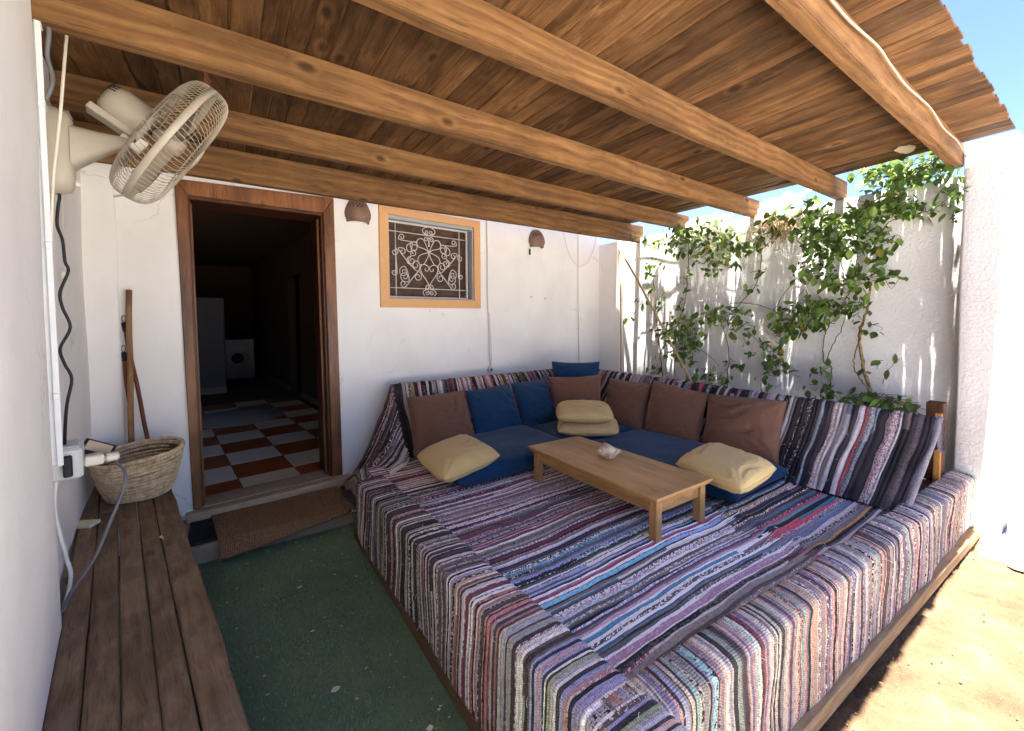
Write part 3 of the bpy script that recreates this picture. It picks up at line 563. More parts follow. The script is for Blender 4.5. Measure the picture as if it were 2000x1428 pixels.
def pick(pal, r):
    w = np.array([p[1] for p in pal], float); return pal[r.choice(len(pal), p=w / w.sum())]
def hexs(s, w=1): return [(c, w) for c in s.split()]
def rag_rug(name, label, path, U, L, pal, seed, wmean=.015, ridge=.0042, dv=.02, wob=.012, wig=.35, fleck=.22, gain=2.3, group='striped rag rugs over the seating'):
    """path(U,V)->(...,3); stripes of width ~wmean follow V (0..L metres); pal(u)->list of (hex, weight)"""
    r = np.random.RandomState(seed); us = [U[0]]
    while us[-1] < U[1]: us.append(us[-1] + float(np.clip(r.lognormal(math.log(wmean), .42), wmean * .45, wmean * 2.6)))
    us = np.array(us[:-1] + [U[1]]); ns = len(us) - 1; fr = np.array([0, .22, .5, .78]); hh = np.array([-.7, .65, 1, .65])
    nv = int(L / dv) + 2; vv = np.linspace(0, L, nv); cols_u = []; cols_h = []
    kn = np.linspace(0, L, max(4, int(L / .09))); kb = r.normal(0, 1, (ns + 1, len(kn)))
    kb[0] = kb[-1] = 0
    wid = np.r_[us[1] - us[0], np.minimum(np.diff(us)[:-1], np.diff(us)[1:]), us[-1] - us[-2]]
    B = us[:, None] + np.array([np.interp(vv, kn, row) for row in kb]) * (wid * wig * .55)[:, None]
    for i in range(ns):
        w = us[i+1] - us[i]; hk = ridge * min(1.6, (w / .015) ** .6) * r.uniform(.6, 1.25)
        hv = 1 + .35 * np.interp(vv, kn, r.normal(0, 1, len(kn)))
        for f, h in zip(fr, hh): cols_u.append(B[i] + (B[i+1] - B[i]) * f); cols_h.append(h * hk * hv if h > 0 else np.full(nv, h * ridge))
    cols_u.append(B[-1]); cols_h.append(np.full(nv, -.5 * ridge))
    Ug = np.array(cols_u); Hg = np.array(cols_h); Vg = np.repeat(vv[None], len(Ug), 0)
    sn = SN(2, 5.5, 12, seed + 1); s2 = SN(2, 17, 12, seed + 2); edge = np.clip(np.minimum(Ug - U[0], U[1] - Ug) / .06, 0, 1)
    Uw = Ug + edge * (wob * sn(Ug * .8, Vg) + wob * .3 * s2(Ug, Vg)); P = path(Uw, Vg); e = 1e-3
    N = np.cross(path(Uw + e, Vg) - P, path(Uw, Vg + e) - P); N /= np.linalg.norm(N, axis=-1, keepdims=True) + 1e-12
    Hg = Hg + r.normal(0, ridge * .16, Hg.shape); P = P + N * Hg[..., None]
    nf = (len(Ug) - 1, nv - 1); C1 = np.ones((*nf, 4)); C2 = np.ones((*nf, 4))
    for i in range(ns):
        v = 0
        while v < nv - 1:
            ln_ = int(r.uniform(.25, 1.8) / dv) if r.rand() < .6 else nv
            c = np.array(srgb(pick(pal(us[i]), r)[0])) * r.uniform(.8, 1.15)
            if r.rand() < fleck: c2 = np.array(srgb(r.choice(['#d9d2d2', '#c9c0c4', '#201d24', '#8a2f44', '#d5c9c0', '#3a3346', '#b9a8b4']))); al = r.uniform(.40, .50)
            else: c2 = c * .62; al = .40
            C1[i*4:i*4+4, v:v+ln_, :3] = c; C2[i*4:i*4+4, v:v+ln_, :3] = c2; C2[i*4:i*4+4, v:v+ln_, 3] = al; v += ln_
    C1[..., :3] *= gain * r.uniform(.88, 1.12, (*nf, 1)); C2[..., :3] *= gain
    o = grid_mesh(name, P, MAT['rug'], None, True, uv=np.stack([Ug, Vg], -1), cols={'Col': C1, 'Fleck': C2})
    mb = MB()
    for _ in range(int(70 * (U[1] - U[0]))):                  # loose thread ends worked out of the weave
        i, j = r.randint(1, len(Ug) - 1), r.randint(1, nv - 1); p = P[i, j]; d = r.normal(0, .012, 3); n_ = N[i, j] * r.uniform(.004, .012)
        mb.tube([p, p + n_ + d * .5, p + n_ * .5 + d + np.array([0, 0, -.003])], .0009, 4)
    t = mb.build('loose_thread', MAT['cream'], o, True); t['kind'] = 'stuff'
    return tag(o, label, 'rag rug', group)
def polypath(pts):
    """arc-length map v -> 2D along an eased polyline"""
    P = np.array(pts, float); P = np.concatenate([P[i] + (P[i+1] - P[i]) * np.linspace(0, 1, 8, endpoint=False)[:, None] for i in range(len(P) - 1)] + [P[-1:]]); d = np.r_[0, np.cumsum(np.linalg.norm(np.diff(P, axis=0), axis=1))]
    return (lambda v: (np.interp(v, d, P[:, 0]), np.interp(v, d, P[:, 1]))), d[-1]
S_fl = SN(2, 3.2, 10, 101); S_fl2 = SN(2, 9, 12, 102)
def p_floor(y, v):
    x = .775 + v; return np.stack([x, y, FZ + .006 * S_fl(x, y) + .003 * S_fl2(x, y) - .02 * np.clip((y - 2.5) / .3, 0, 1) * 0], -1)
pal_a = hexs('#6f6768 #5f585b #7c7273', 2.8) + hexs('#2f2c42 #2a2739', 1.1) + hexs('#8e4a70 #a35b83 #7d3355', 1.3) + hexs('#6f1f31 #83283c', 1) + hexs('#d5cecf #e6dfdc #bcb2b6', 2.8) + hexs('#94868f #ab9ea6', 1.4) + hexs('#17151a', 2.0) + hexs('#a38b4a #8e7c46', .5) + hexs('#c49aa6 #b78a94', .8) + hexs('#4a3350 #553a63', .7)
pal_b = hexs('#625d60 #736c6e #524e52', 2.7) + hexs('#2a2940 #312f4c', 1.2) + hexs('#3a7ea0 #4f97b5 #6db2c6 #2f6c90', 1.5) + hexs('#8f9fd0 #7c8cc4', .8) + hexs('#d8d2d5 #e8e2e3', 2.5) + hexs('#a57a97 #c29ab0', 1) + hexs('#6e2a4a #8d2a50', .6) + hexs('#17323c #1a3f48', 1.1) + hexs('#5b4640 #6a544a', 1.1) + hexs('#bfa878', .3) + hexs('#17151a', 1.8)
pal_c = hexs('#655e5e #766e6e #857c7c', 3.4) + hexs('#3d3b42 #2a282d', 1.6) + hexs('#7b7fa8 #8a8cb0', .8) + hexs('#7d1f44 #9b2a58', .9) + hexs('#4b3350', .6) + hexs('#cfc7c9', 1.3) + hexs('#1f4048', .6)
rag_rug('rag_rug', 'purple, pink and blue striped rag rug on the seating floor under the low table', p_floor, (.585, 2.93), 1.42, lambda y: pal_c if y < .80 else (pal_b if y < 1.42 else pal_a), 201, .0092, .0034, wob=.014, fleck=.32)
def p_floor2(y, v):
    x = 2.08 + .05 * np.sin(y * 5) + v; return np.stack([x, y, FZ - .004 + .012 * np.clip((x - 2.6) / .25, 0, 1) ** 2 + .005 * S_fl(x, y) + .010 * np.clip(1 - np.abs(x - 2.16) / .06, 0, 1)], -1)
pal_d = hexs('#6e6a72 #5d5962 #7f7a80', 3) + hexs('#2a2a30 #1f1f26', 1.6) + hexs('#6a7396 #7a82a6', 1.3) + hexs('#9c2140 #b52c4e', .9) + hexs('#c2914a #b98442', .3) + hexs('#4f93ad #2f6f8c', .6) + hexs('#b6aeb4 #caa7a5', .9) + hexs('#40303c #533645', 1.4)
rag_rug('rag_rug', 'grey, red and slate striped rag rug on the floor next to the right backrest', p_floor2, (.60, 2.95), .80, lambda y: pal_d, 212, .013, .0036, wob=.014, fleck=.3)
# cover over the left rim
pp, Lr = polypath([(.836, -.065), (.829, -.004), (.816, .006), (.735, .008), (.668, .004), (.657, -.006), (.653, -.07), (.652, -.17), (.650, -.27), (.650, -.372)])
S_l = SN(1, 7, 8, 111); S_l2 = SN(2, 8, 10, 112)
def p_left(y, v):
    x, z = pp(v); zt = .468 - .040 * (y - .75); k = np.clip(v / Lr, 0, 1); low = np.clip((z + .02) / -.35, 0, 1)
    x = x - .008 * (y - .75) * (1 - low) * 1.2 - (.010 * S_l(y) + .006 * S_l2(y, v)) * np.clip(k * 2.2 - .9, 0, 1) - .012 * np.clip(k * 2 - 1, 0, 1)
    return np.stack([x, y + .012 * S_l2(y, v) * k, np.maximum(zt + z * (zt - .075) / .372 + .004 * S_l2(y + 3, v) * np.clip(1 - k * 2, 0, 1), .06)], -1)
pal_e = hexs('#3b3236 #2c262b #4a4045 #1e1b20', 4.2) + hexs('#d8cfca #c4bab6 #9d9495', 2.2) + hexs('#7c6c68 #655a5a', 2.2) + hexs('#b5707a #c58a90', .7) + hexs('#8f9068 #a3a37c', .7) + hexs('#6b5a7c #5a4f70', .8) + hexs('#8a4a4e', .5) + hexs('#7d8ba8', .4)
pal_e2 = hexs('#3b3236 #2c262b #4a4045', 2.2) + hexs('#d9d0cc #e2d9d5 #b7adad', 2.4) + hexs('#c58c86 #b87470 #d29f92', 1.2) + hexs('#8f9068 #9aa57a', .8) + hexs('#8d93b8 #a9aed0 #9a90b4', 1.2) + hexs('#7a2d48 #93395a', .6) + hexs('#5a4a44 #6d5a50', 1.2) + hexs('#c7b7c9', 1)
rag_rug('rag_rug', 'dark grey and cream striped rag rug folded over the seating rim beside the turf', p_left, (.50, 2.64), Lr, lambda y: pal_e if y > 1.35 else pal_e2, 203, .0095, .0032, dv=.0125, wob=.010, gain=1.9)
# cover over the front rim
pr_, Lq = polypath([(.114, -.09), (.110, -.008), (.098, .006), (.050, .002), (.008, -.010), (-.003, -.022), (-.004, -.13), (.000, -.25), (.002, -.36)])
S_r = SN(1, 6.5, 8, 121); S_r2 = SN(2, 9, 10, 122); S_r3 = SN(1, 14, 8, 123)
def p_right(x, v):
    y, z = pr_(v); zt = .470 - .026 * (x - .9); k = np.clip(v / Lq, 0, 1); yc = .572 - .026 * (x - 1.2); low = np.clip(k * 2.4 - .9, 0, 1)
    y = yc + y - (.016 * S_r(x) + .007 * S_r3(x)) * low * (1.1 - .5 * k) + .006 * S_r2(x, v) * (1 - low)
    return np.stack([x + .016 * S_r2(x, v + 2) * k, y, np.maximum(zt + z * (zt - .058) / .362 + (.007 * S_r(x + 4) + .004 * S_r3(x)) * np.clip(1 - k * 1.8, 0, 1), .05)], -1)
pal_f = hexs('#8e8580 #a0958f #7d757a', 2.4) + hexs('#c9b7a6 #d8c6b0 #bfa893', 2.6) + hexs('#b98b84 #c79a90 #b67a78', 1.8) + hexs('#93a394 #a3b8a6 #8fb0ac', 1.1) + hexs('#857a93 #9a90a8 #7a7494', 1.6) + hexs('#3f3539 #2d272b #544a4c', 2.4) + hexs('#c0876a #c99878', .8) + hexs('#7a3f50', .7) + hexs('#b9b2a0', 1)
rag_rug('rag_rug', 'pale pink, beige and mint striped rag rug folded over the front rim beside the sand', p_right, (.72, 3.87), Lq, lambda y: pal_f, 204, .0088, .0030, dv=.0125, wob=.010, fleck=.25, gain=1.9)
# backrest covers
pb, Lb = polypath([(2.900, .383), (2.930, .405), (3.12, .622), (3.262, .802), (3.297, .852), (3.322, .868), (3.352, .860), (3.366, .81), (3.372, .68)])
S_b = SN(2, 5, 10, 131)
def p_backl(x, v):
    y, z = pb(v); b_ = .006 * S_b(x, v) - .006 * np.sin(np.clip(v / .6, 0, 1) * 3.14)
    return np.stack([x + .04 * np.clip(1 - (x - 1.0) / .9, 0, 1) * np.clip(v / .6, 0, 1), y - .7 * b_, z + .7 * b_], -1)
pal_g = hexs('#201c20 #2b2428 #17151a', 3.4) + hexs('#dbd3d0 #c8c0bf #a49b9d', 2.4) + hexs('#9b3442 #b0444f #c06a70', 1) + hexs('#5a4878 #6a5a8a', .6) + hexs('#6d605f #857775', 1.5) + hexs('#b79a4e', .35) + hexs('#3f7d84', .4) + hexs('#4d4a30', .4)
rag_rug('rag_rug', 'black, cream and red striped rag rug over the backrest along the house wall', p_backl, (1.05, 3.27), Lb, lambda u: pal_g, 205, .018, .0045, wob=.008, fleck=.3, gain=1.5)
pc, Lc = polypath([(2.835, .380), (2.862, .402), (3.02, .598), (3.155, .775), (3.192, .826), (3.218, .842), (3.248, .835), (3.262, .785), (3.268, .65)])
def p_backr(u, v):
    x, z = pc(v); b_ = .006 * S_b(u, v + 4) - .006 * np.sin(np.clip(v / .6, 0, 1) * 3.14); y = 3.98 - u
    return np.stack([x - .7 * b_, y - .02 + .05 * np.clip(1 - v / .5, 0, 1) * np.clip(1 - (y - .6) / .5, 0, 1), z + .7 * b_ + .012 * (y - .6) / 2.6 * np.clip(v / Lc, 0, 1)], -1)
pal_h = hexs('#17151d #221f2c #2a2636 #1b1922', 4) + hexs('#d3ccd2 #c0b9c2 #9c96a4', 2.4) + hexs('#8e2a3c #a0343f #7a2434', 1.3) + hexs('#7f8a98 #6f7b8c #8c9aa6', 1.1) + hexs('#6a5b5c #7b6c6b', 1.3) + hexs('#a8755a', .4) + hexs('#3c3a5c', .8)
rag_rug('rag_rug', 'navy, red and white flecked rag rug over the long right backrest', p_backr, (.70, 3.415), Lc, lambda u: pal_h, 206, .021, .0048, wob=.008, fleck=.42, gain=1.45)
# hanging end of the backrest cover beside the door
ea = np.array([(1.055, 2.86, .385), (1.065, 3.02, .56), (1.08, 3.18, .75), (1.095, 3.33, .868)]); eb = np.array([(.90, 2.70, .375), (.80, 2.90, .28), (.785, 3.13, .15), (.80, 3.38, .13)])
S_e = SN(2, 7, 10, 141)
def p_end(u, v):
    t = np.clip(u, 0, 1); q = np.clip(v / .62, 0, 1); A_ = np.stack([np.interp(t, [0, .33, .66, 1], ea[:, k]) for k in range(3)], -1); B_ = np.stack([np.interp(t, [0, .33, .66, 1], eb[:, k]) for k in range(3)], -1)
    P = A_ * (1 - q)[..., None] + B_ * q[..., None]; P[..., 0] += .035 * np.sin(q * 3.14) + .020 * S_e(u * 2, v) * q - .02 * q; P[..., 2] += .006 * S_e(u * 3, v + 1); return P
rag_rug('rag_rug', 'crumpled dark rag rug end hanging down between the doorway and the brown cushion', p_end, (.0, 1.0), .62, lambda u: pal_e, 207, .024, .010, dv=.02, wob=.03)
def p_heap(u, v):
    x = .66 + u * .9; y = 2.70 + v; k = np.sin(np.clip(v / .62, 0, 1) * 3.14) * np.sin(np.clip(u / .22, 0, 1) * 3.14)
    return np.stack([x + .02 * S_e(u * 4, v * 2), y, .10 + .12 * k + .025 * S_e(u * 9, v * 3) * k + .16 * np.clip(u / .22, 0, 1)], -1)
rag_rug('rag_rug', 'bunched end of dark rag rug lying in a heap at the corner of the step', p_heap, (.0, .22), .62, lambda u: pal_e, 208, .013, .006, wob=.02)

# ---------------------------------------------------------------- cushions
def cushion(label, TL, TR, BR, BL, T, mat, seed, flat=2.6, pinch=.05, wr=1.0, n=40, sag=0.0, rnd=.0, cat='cushion', group=None, name='cushion'):
    TL, TR, BR, BL = [np.array(p, float) for p in (TL, TR, BR, BL)]; c = (TL + TR + BR + BL) / 4
    a = np.linspace(-1, 1, n); a = np.sign(a) * np.abs(a) ** .8; A, B = np.meshgrid(a, a, indexing='ij')
    px_ = A * (1 - pinch * (1 - B**2) * np.abs(A)**3); py_ = B * (1 - pinch * (1 - A**2) * np.abs(B)**3)
    rr_ = 1 - rnd * np.abs(A) ** 3 * np.abs(B) ** 3; px_ = px_ * rr_; py_ = py_ * rr_
    u_ = (px_ + 1) / 2; v_ = (py_ + 1) / 2
    base = BL * ((1-u_)*(1-v_))[..., None] + BR * (u_*(1-v_))[..., None] + TR * (u_*v_)[..., None] + TL * ((1-u_)*v_)[..., None]
    w = (TR + BR - TL - BL) / 2; h = (TL + TR - BL - BR) / 2; N = np.cross(w, h); N /= np.linalg.norm(N)
    t = T / 2 * np.maximum(0, (1 - np.abs(A)**flat)) ** .5 * np.maximum(0, (1 - np.abs(B)**flat)) ** .5
    s1 = SN(2, 2.2, 8, seed); s2 = SN(2, 5, 10, seed + 1); env = (1 - A**4) * (1 - B**4)
    ang = np.random.RandomState(seed).uniform(-.5, .5)
    q = B * 7 + A * math.sin(ang) * 5 + 2.2 * s1(A, B); cre = (1 - np.abs(np.sin(q))) ** 4 * np.clip(s2(A * .5, B * .5) + .25, 0, 1)
    rad = np.exp(-((1 - np.abs(A))**2 + (1 - np.abs(B))**2) * 4) * np.sin(np.arctan2(1.02 - np.abs(A), 1.02 - np.abs(B)) * 14)
    V = []; F = []; idx = {}
    out = []
    for sgn in (1, -1):
        dd = t * (1 + .10 * s1(A * .7 + sgn, B * .7)) + wr * (.008 * s1(A, B + sgn) - .026 * cre * (sgn > 0) + .010 * rad + .0025 * s2(A * 2.2, B * 2.2)) * env
        P = base + N * (sgn * np.maximum(dd, 0 * dd))[..., None]; P[..., 2] -= sag * (1 - A**2) * (1 - np.abs(B)); out.append(P)
    top, bot = out; vi = np.arange(n * n).reshape(n, n); V = top.reshape(-1, 3).tolist(); bi = vi.copy()
    for i in range(n):
        for j in range(n):
            if 0 < i < n-1 and 0 < j < n-1: bi[i, j] = len(V); V.append(bot[i, j].tolist())
    for i in range(n-1):
        for j in range(n-1):
            F.append((vi[i, j], vi[i+1, j], vi[i+1, j+1], vi[i, j+1])); F.append((bi[i, j], bi[i, j+1], bi[i+1, j+1], bi[i+1, j]))
    ring = [top[i, 0] for i in range(n)] + [top[n-1, j] for j in range(1, n)] + [top[i, n-1] for i in range(n-2, -1, -1)] + [top[0, j] for j in range(n-2, 0, -1)]
    tv, tf = tube_data(ring + [ring[0]], .0035, 5, False); k = len(V); V += [list(p) for p in tv]; F += [tuple(x + k for x in f) for f in tf]
    o = mesh(name, V, F, mat, None, True); return tag(o, label, cat, group)
def mattress(label, x0, x1, y0, y1, z0, z1, mat, seed, rz=0.0):
    n = 44; cx, cy = (x0+x1)/2, (y0+y1)/2; a = np.linspace(-1, 1, n); A, B = np.meshgrid(a, a, indexing='ij'); s1 = SN(2, 2.0, 8, seed); s2 = SN(2, 6, 8, seed+1)
    c, s = math.cos(rz), math.sin(rz); hx, hy, hz = (x1-x0)/2, (y1-y0)/2, (z1-z0)/2; V = []; F = []
    vi = np.arange(n*n).reshape(n, n); bi = vi.copy()
    pin = lambda P, Q: P * (1 - .025 * (1 - Q**2) * np.abs(P)**4)
    X = pin(A, B) * hx; Y = pin(B, A) * hy; X, Y = X * c - Y * s + cx, X * s + Y * c + cy; t = (1 - np.abs(A)**9)**.42 * (1 - np.abs(B)**9)**.42
    zt = z0 + hz + hz * t * (1 + .10 * s1(A, B)) + .005 * s2(A, B) * t; zb = z0 + hz - hz * t
    V = np.stack([X, Y, zt], -1).reshape(-1, 3).tolist()
    for i in range(n):
        for j in range(n):
            if 0 < i < n-1 and 0 < j < n-1: bi[i, j] = len(V); V.append([X[i, j], Y[i, j], zb[i, j]])
    for i in range(n-1):
        for j in range(n-1): F.append((vi[i, j], vi[i+1, j], vi[i+1, j+1], vi[i, j+1])); F.append((bi[i, j], bi[i, j+1], bi[i+1, j+1], bi[i+1, j]))
    o = mesh('seat_cushion', V, F, mat, None, True); return tag(o, label, 'seat cushion', 'blue seat cushions on the seating floor')
mattress('blue seat cushion on the left, below the leftmost brown cushion and a yellow one', 1.085, 2.10, 2.155, 2.88, .378, .505, MAT['blue'], 301)
mattress('blue seat cushion tucked in the corner behind the yellow pair', 2.06, 2.80, 2.28, 2.88, .372, .492, MAT['blue'], 302)
mattress('blue seat cushion on the right, along the row of brown cushions', 2.185, 2.85, 1.135, 2.30, .376, .492, MAT['blue'], 303, .02)
BG = 'brown back cushions along the two backrests'; UG = 'blue back cushions by the house wall'; YG = 'yellow cushions lying on the blue seats'
cushion('brown cushion leaning at the left end of the backrest, nearest the doorway', (1.14, 3.11, .785), (1.64, 3.125, .79), (1.585, 2.81, .455), (1.06, 2.76, .44), .165, MAT['brown'], 311, group=BG)
cushion('blue cushion beside the leftmost brown cushion, left one of the blue pair', (1.65, 3.11, .785), (2.11, 3.13, .80), (2.04, 2.80, .445), (1.575, 2.82, .45), .155, MAT['blue'], 312, group=UG)
cushion('blue cushion beside the corner, right one of the blue pair', (2.125, 3.13, .80), (2.53, 3.145, .81), (2.46, 2.81, .445), (2.04, 2.80, .445), .155, MAT['blue'], 313, group=UG)
cushion('blue cushion perched highest in the corner, behind the brown corner cushion', (2.70, 3.24, .955), (3.05, 2.93, .955), (2.95, 2.83, .56), (2.61, 3.14, .56), .13, MAT['blue'], 314, pinch=.07, group=UG)
cushion('brown cushion upright in the corner, above the two stacked yellow cushions', (2.47, 3.02, .845), (2.83, 2.70, .87), (2.70, 2.55, .43), (2.39, 2.83, .43), .155, MAT['brown'], 315, pinch=.06, group=BG)
cushion('brown cushion just right of the corner, first on the right backrest', (3.08, 2.82, .805), (3.09, 2.34, .805), (2.78, 2.20, .435), (2.76, 2.62, .435), .165, MAT['brown'], 316, group=BG)
cushion('middle brown cushion of the three on the right backrest', (3.11, 2.34, .84), (3.08, 1.81, .80), (2.79, 1.71, .445), (2.79, 2.20, .445), .165, MAT['brown'], 317, group=BG)
cushion('large brown cushion nearest the front on the right backrest, behind a yellow one', (3.08, 1.81, .80), (3.11, 1.27, .825), (2.83, 1.20, .47), (2.81, 1.70, .455), .175, MAT['brown'], 318, group=BG)
cushion('yellow cushion lying on the left blue seat, in front of a brown cushion', (.925, 2.41, .565), (1.36, 2.575, .575), (1.385, 2.13, .555), (.915, 1.975, .55), .145, MAT['yellow'], 321, flat=3.2, pinch=.01, rnd=.07, wr=.9, group=YG)
cushion('lower yellow cushion of the stacked pair in the corner', (2.31, 2.68, .555), (2.66, 2.36, .555), (2.39, 2.085, .535), (2.035, 2.39, .535), .12, MAT['yellow'], 322, flat=3.2, pinch=.01, rnd=.07, wr=.9, group=YG)
cushion('upper yellow cushion of the stacked pair in the corner', (2.30, 2.70, .665), (2.63, 2.42, .665), (2.345, 2.09, .645), (2.02, 2.38, .645), .125, MAT['yellow'], 323, flat=3.2, pinch=.01, rnd=.07, wr=.9, group=YG)
cushion('yellow cushion on the right blue seat, partly hidden by the low table', (2.10, 1.445, .555), (2.56, 1.50, .56), (2.515, 1.055, .555), (2.04, 1.02, .545), .15, MAT['yellow'], 324, flat=3.2, pinch=.01, rnd=.07, wr=.9, group=YG)

# ---------------------------------------------------------------- low table with shell
tb = thing('low_table', 'low honey coloured pine table standing on the striped rug', 'table', (1.78, 1.63, FZ))
q = [(1.568, 1.155), (2.008, 1.150), (1.985, 2.105), (1.562, 2.118)]
def inset(q, d):
    c = np.mean(np.array(q), 0); return [tuple(c + (np.array(p) - c) * (1 - d / np.abs(np.array(p) - c))) for p in q]
hexa('tabletop', [(x, y, .5685) for x, y in q] + [(x, y, .584) for x, y in q], MAT['table'], tb, .005, 3); q2 = inset(q, .010); hexa('moulding', [(x, y, .556) for x, y in q2] + [(x, y, .5684) for x, y in q2], MAT['table'], tb, .004, 2)
lx = ((1.604, 1.19), (1.945, 1.185), (1.925, 2.045), (1.598, 2.05))
for x, y in lx: box('leg', x - .021, x + .021, y - .021, y + .021, FZ + .002, .5558, MAT['tablez'], tb, .002)
for (a, b) in ((0, 1), (1, 2), (3, 2), (0, 3)):
    (xa, ya), (xb, yb) = lx[a], lx[b]; d = np.array([xb - xa, yb - ya]); Lw = np.linalg.norm(d); d /= Lw; nn_ = np.array([-d[1], d[0]]) * .009; A_ = np.array([xa, ya]) + d * .0212; B_ = np.array([xb, yb]) - d * .0212
    cs = [A_ - nn_, B_ - nn_, B_ + nn_, A_ + nn_]; hexa('apron', [(*p, .498) for p in cs] + [(*p, .5555) for p in cs], MAT['table'], tb, .0015)
n = 40; V = []; F = []; hs = np.linspace(0, 1, 34); ax = np.array([.93, -.36, -.06]); ax /= np.linalg.norm(ax); uu, vv_, ww = basis(ax); o0 = np.array([1.752, 1.700, .622])
for h in hs:
    r = .046 * (np.interp(h, [0, .06, .16, .30, .42, .60, .80, 1], [.06, .30, .62, 1.0, .98, .62, .30, .12]))
    for k in range(n):
        a = 6.283 * k / n; sp = 1 + .13 * max(0, math.sin(a * 4 + h * 9)) ** 2 * math.exp(-((h - .3) / .15) ** 2) + .05 * math.sin(h * 60) * (h < .3)
        lip = 1 + .38 * math.exp(-((((a - 4.0 + 3.14) % 6.283) - 3.14) / .45) ** 2) * math.exp(-((h - .5) / .22) ** 2)
        p = o0 + ax * h * .165 + r * sp * lip * (math.cos(a) * uu + math.sin(a) * vv_); p[2] = max(p[2], .5855); V.append(p)
for i in range(len(hs) - 1):
    for k in range(n): F.append((i*n+k, i*n+(k+1) % n, (i+1)*n+(k+1) % n, (i+1)*n+k))
F.append(tuple(range(n))[::-1]); F.append(tuple((len(hs)-1)*n+k for k in range(n))); o = mesh('sea_shell', V, F, MAT['shell'], None, True); tag(o, 'pale brown conch shell lying on the low pine table', 'shell')

# ---------------------------------------------------------------- bench, basket
bench = thing('bench', 'long dark brown plank bench along the left wall', 'bench', (-.3, 2.0, 0)); BO = np.array([-.381, 1.394]); be = np.array([-.1555, .9878]); bn = np.array([.9878, .1555])
cuts = [0, .066, .137, .207, .272, .360]; rb = random.Random(3)
for k in range(5):
    a, b = cuts[k] + .0018, cuts[k+1] - .0018; bm = bmesh.new(); ring = []; n = 22; t0, t1 = -1.3 + rb.uniform(-.02, .02), 1.955 + rb.uniform(-.02, .01)
    for i in range(n + 1):
        t = t0 + (t1 - t0) * i / n; z = .448 + .0015 * rb.uniform(-1, 1) + .001 * k % .003; e = rb.uniform(-.0012, .0012); e2 = rb.uniform(-.0012, .0012) * (3 if k == 4 else 1)
        ring.append([bm.verts.new((*(BO + be * t + bn * s), zz)) for s, zz in ((a + e, z - .038), (b + e2, z - .038), (b + e2, z), (a + e, z))])
    for p, q in zip(ring, ring[1:]):
        for j in range(4): bm.faces.new((p[j], q[j], q[(j+1) % 4], p[(j+1) % 4]))
    bm.faces.new(ring[0]); bm.faces.new(ring[-1][::-1]); bmesh.ops.recalc_face_normals(bm, faces=bm.faces[:])
    lg = [e for e in bm.edges if abs((e.verts[0].co - e.verts[1].co).normalized().y) > .8 and min(e.verts[0].co.z, e.verts[1].co.z) > .43]
    bmesh.ops.bevel(bm, geom=lg, offset=.004, segments=2, affect='EDGES'); me = bpy.data.meshes.new('plank'); bm.to_mesh(me); bm.free(); link('plank', me, MAT['bench'], bench)
for t in (-.9, .4, 1.7):
    for s in (.05, .31):
        c = BO + be * t + bn * s; box('leg', c[0] - .03, c[0] + .03, c[1] - .03, c[1] + .03, .0, .409, MAT['bench'], bench, .003, -.156)
c = BO + be * .35 + bn * .325; box('rail', c[0] - .012, c[0] + .012, c[1] - 1.5, c[1] + 1.5, .35, .409, MAT['bench'], bench, .003, .156)
# coiled basket
bk = thing('basket', 'round coiled palm basket standing on the far end of the bench', 'basket', (-.41, 2.98, .449)); BC = np.array([-.405, 3.00])
def coil(rad, z, rt, seed, sq=1.0):
    n = 252; V = []; F = []; m_ = 8; r = np.random.RandomState(seed); ph = r.uniform(0, 6.28); ph2 = r.uniform(0, 6.28)
    for i in range(n):
        a = 6.2832 * i / n; kk = rt * (1 + .10 * math.sin(i * 6.2832 / 3) + .05 * r.normal()); rr = rad * (1 + .03 * math.sin(2 * a + .6) + .006 * math.sin(5 * a + ph))
        tilt = .018 * math.cos(a - .9) * ((z - .45) / .24) + .003 * math.sin(3 * a + ph2)
        for j in range(m_):
            b = 6.2832 * j / m_; q = rr + kk * math.cos(b); V.append((BC[0] + q * math.cos(a), BC[1] + q * math.sin(a), z + tilt + kk * math.sin(b)))
    for i in range(n):
        for j in range(m_): F.append((i*m_+j, ((i+1) % n)*m_+j, ((i+1) % n)*m_+(j+1) % m_, i*m_+(j+1) % m_))
    return V, F
NR = 13
for k in range(NR):
    t = k / (NR - 1); mesh('coil', *coil(.127 + .058 * t ** .75 - .012 * (k == 0) * 0, .462 + .222 * t, .0090 if k < NR - 1 else .0115, 400 + k), MAT['basket'], bk, True)
V, F = lathe([(.01, 0), (.11, .0), (.115, .01)], (*BC, .452), (0, 0, 1), 30, False); mesh('basket_base', V, F, MAT['basket'], bk, True)
V, F = lathe([(.121, .0), (.154, .10), (.176, .215)], (*BC, .462), (0, 0, 1), 40, False); mesh('groove_shade', V, F, MAT['basketgroove'], bk, True)  # dark sleeve behind the coils, paints shade into the grooves
tube('foot_coil', [(BC[0] + .112 * math.cos(a), BC[1] + .112 * math.sin(a), .457) for a in np.linspace(3.6, 6.4, 26)], .009, MAT['basket'], bk, 8)
o = box('plastic_box', -.60, -.515, 2.655, 2.715, .4485, .466, MAT['eraser'], None, .003, -.5); tag(o, 'small flat cream plastic box lying on the bench in front of the basket', 'box')
mb = MB()
for k in range(3):
    a = k * 2.1; mb.add([(-.246, 2.338, .4495), (-.246 + .016 * math.cos(a), 2.338 + .022 * math.sin(a), .457), (-.246 + .020 * math.cos(a + .7), 2.338 + .026 * math.sin(a + .7), .4515)], [(0, 1, 2)])
o = mb.build('painted_sun_spot', MAT['eraser']); tag(o, 'small pale yellow fleck standing in for a sun spot on the bench planks', 'sun spot')  # pale slivers laid down to paint a spot of sunlight on the planks
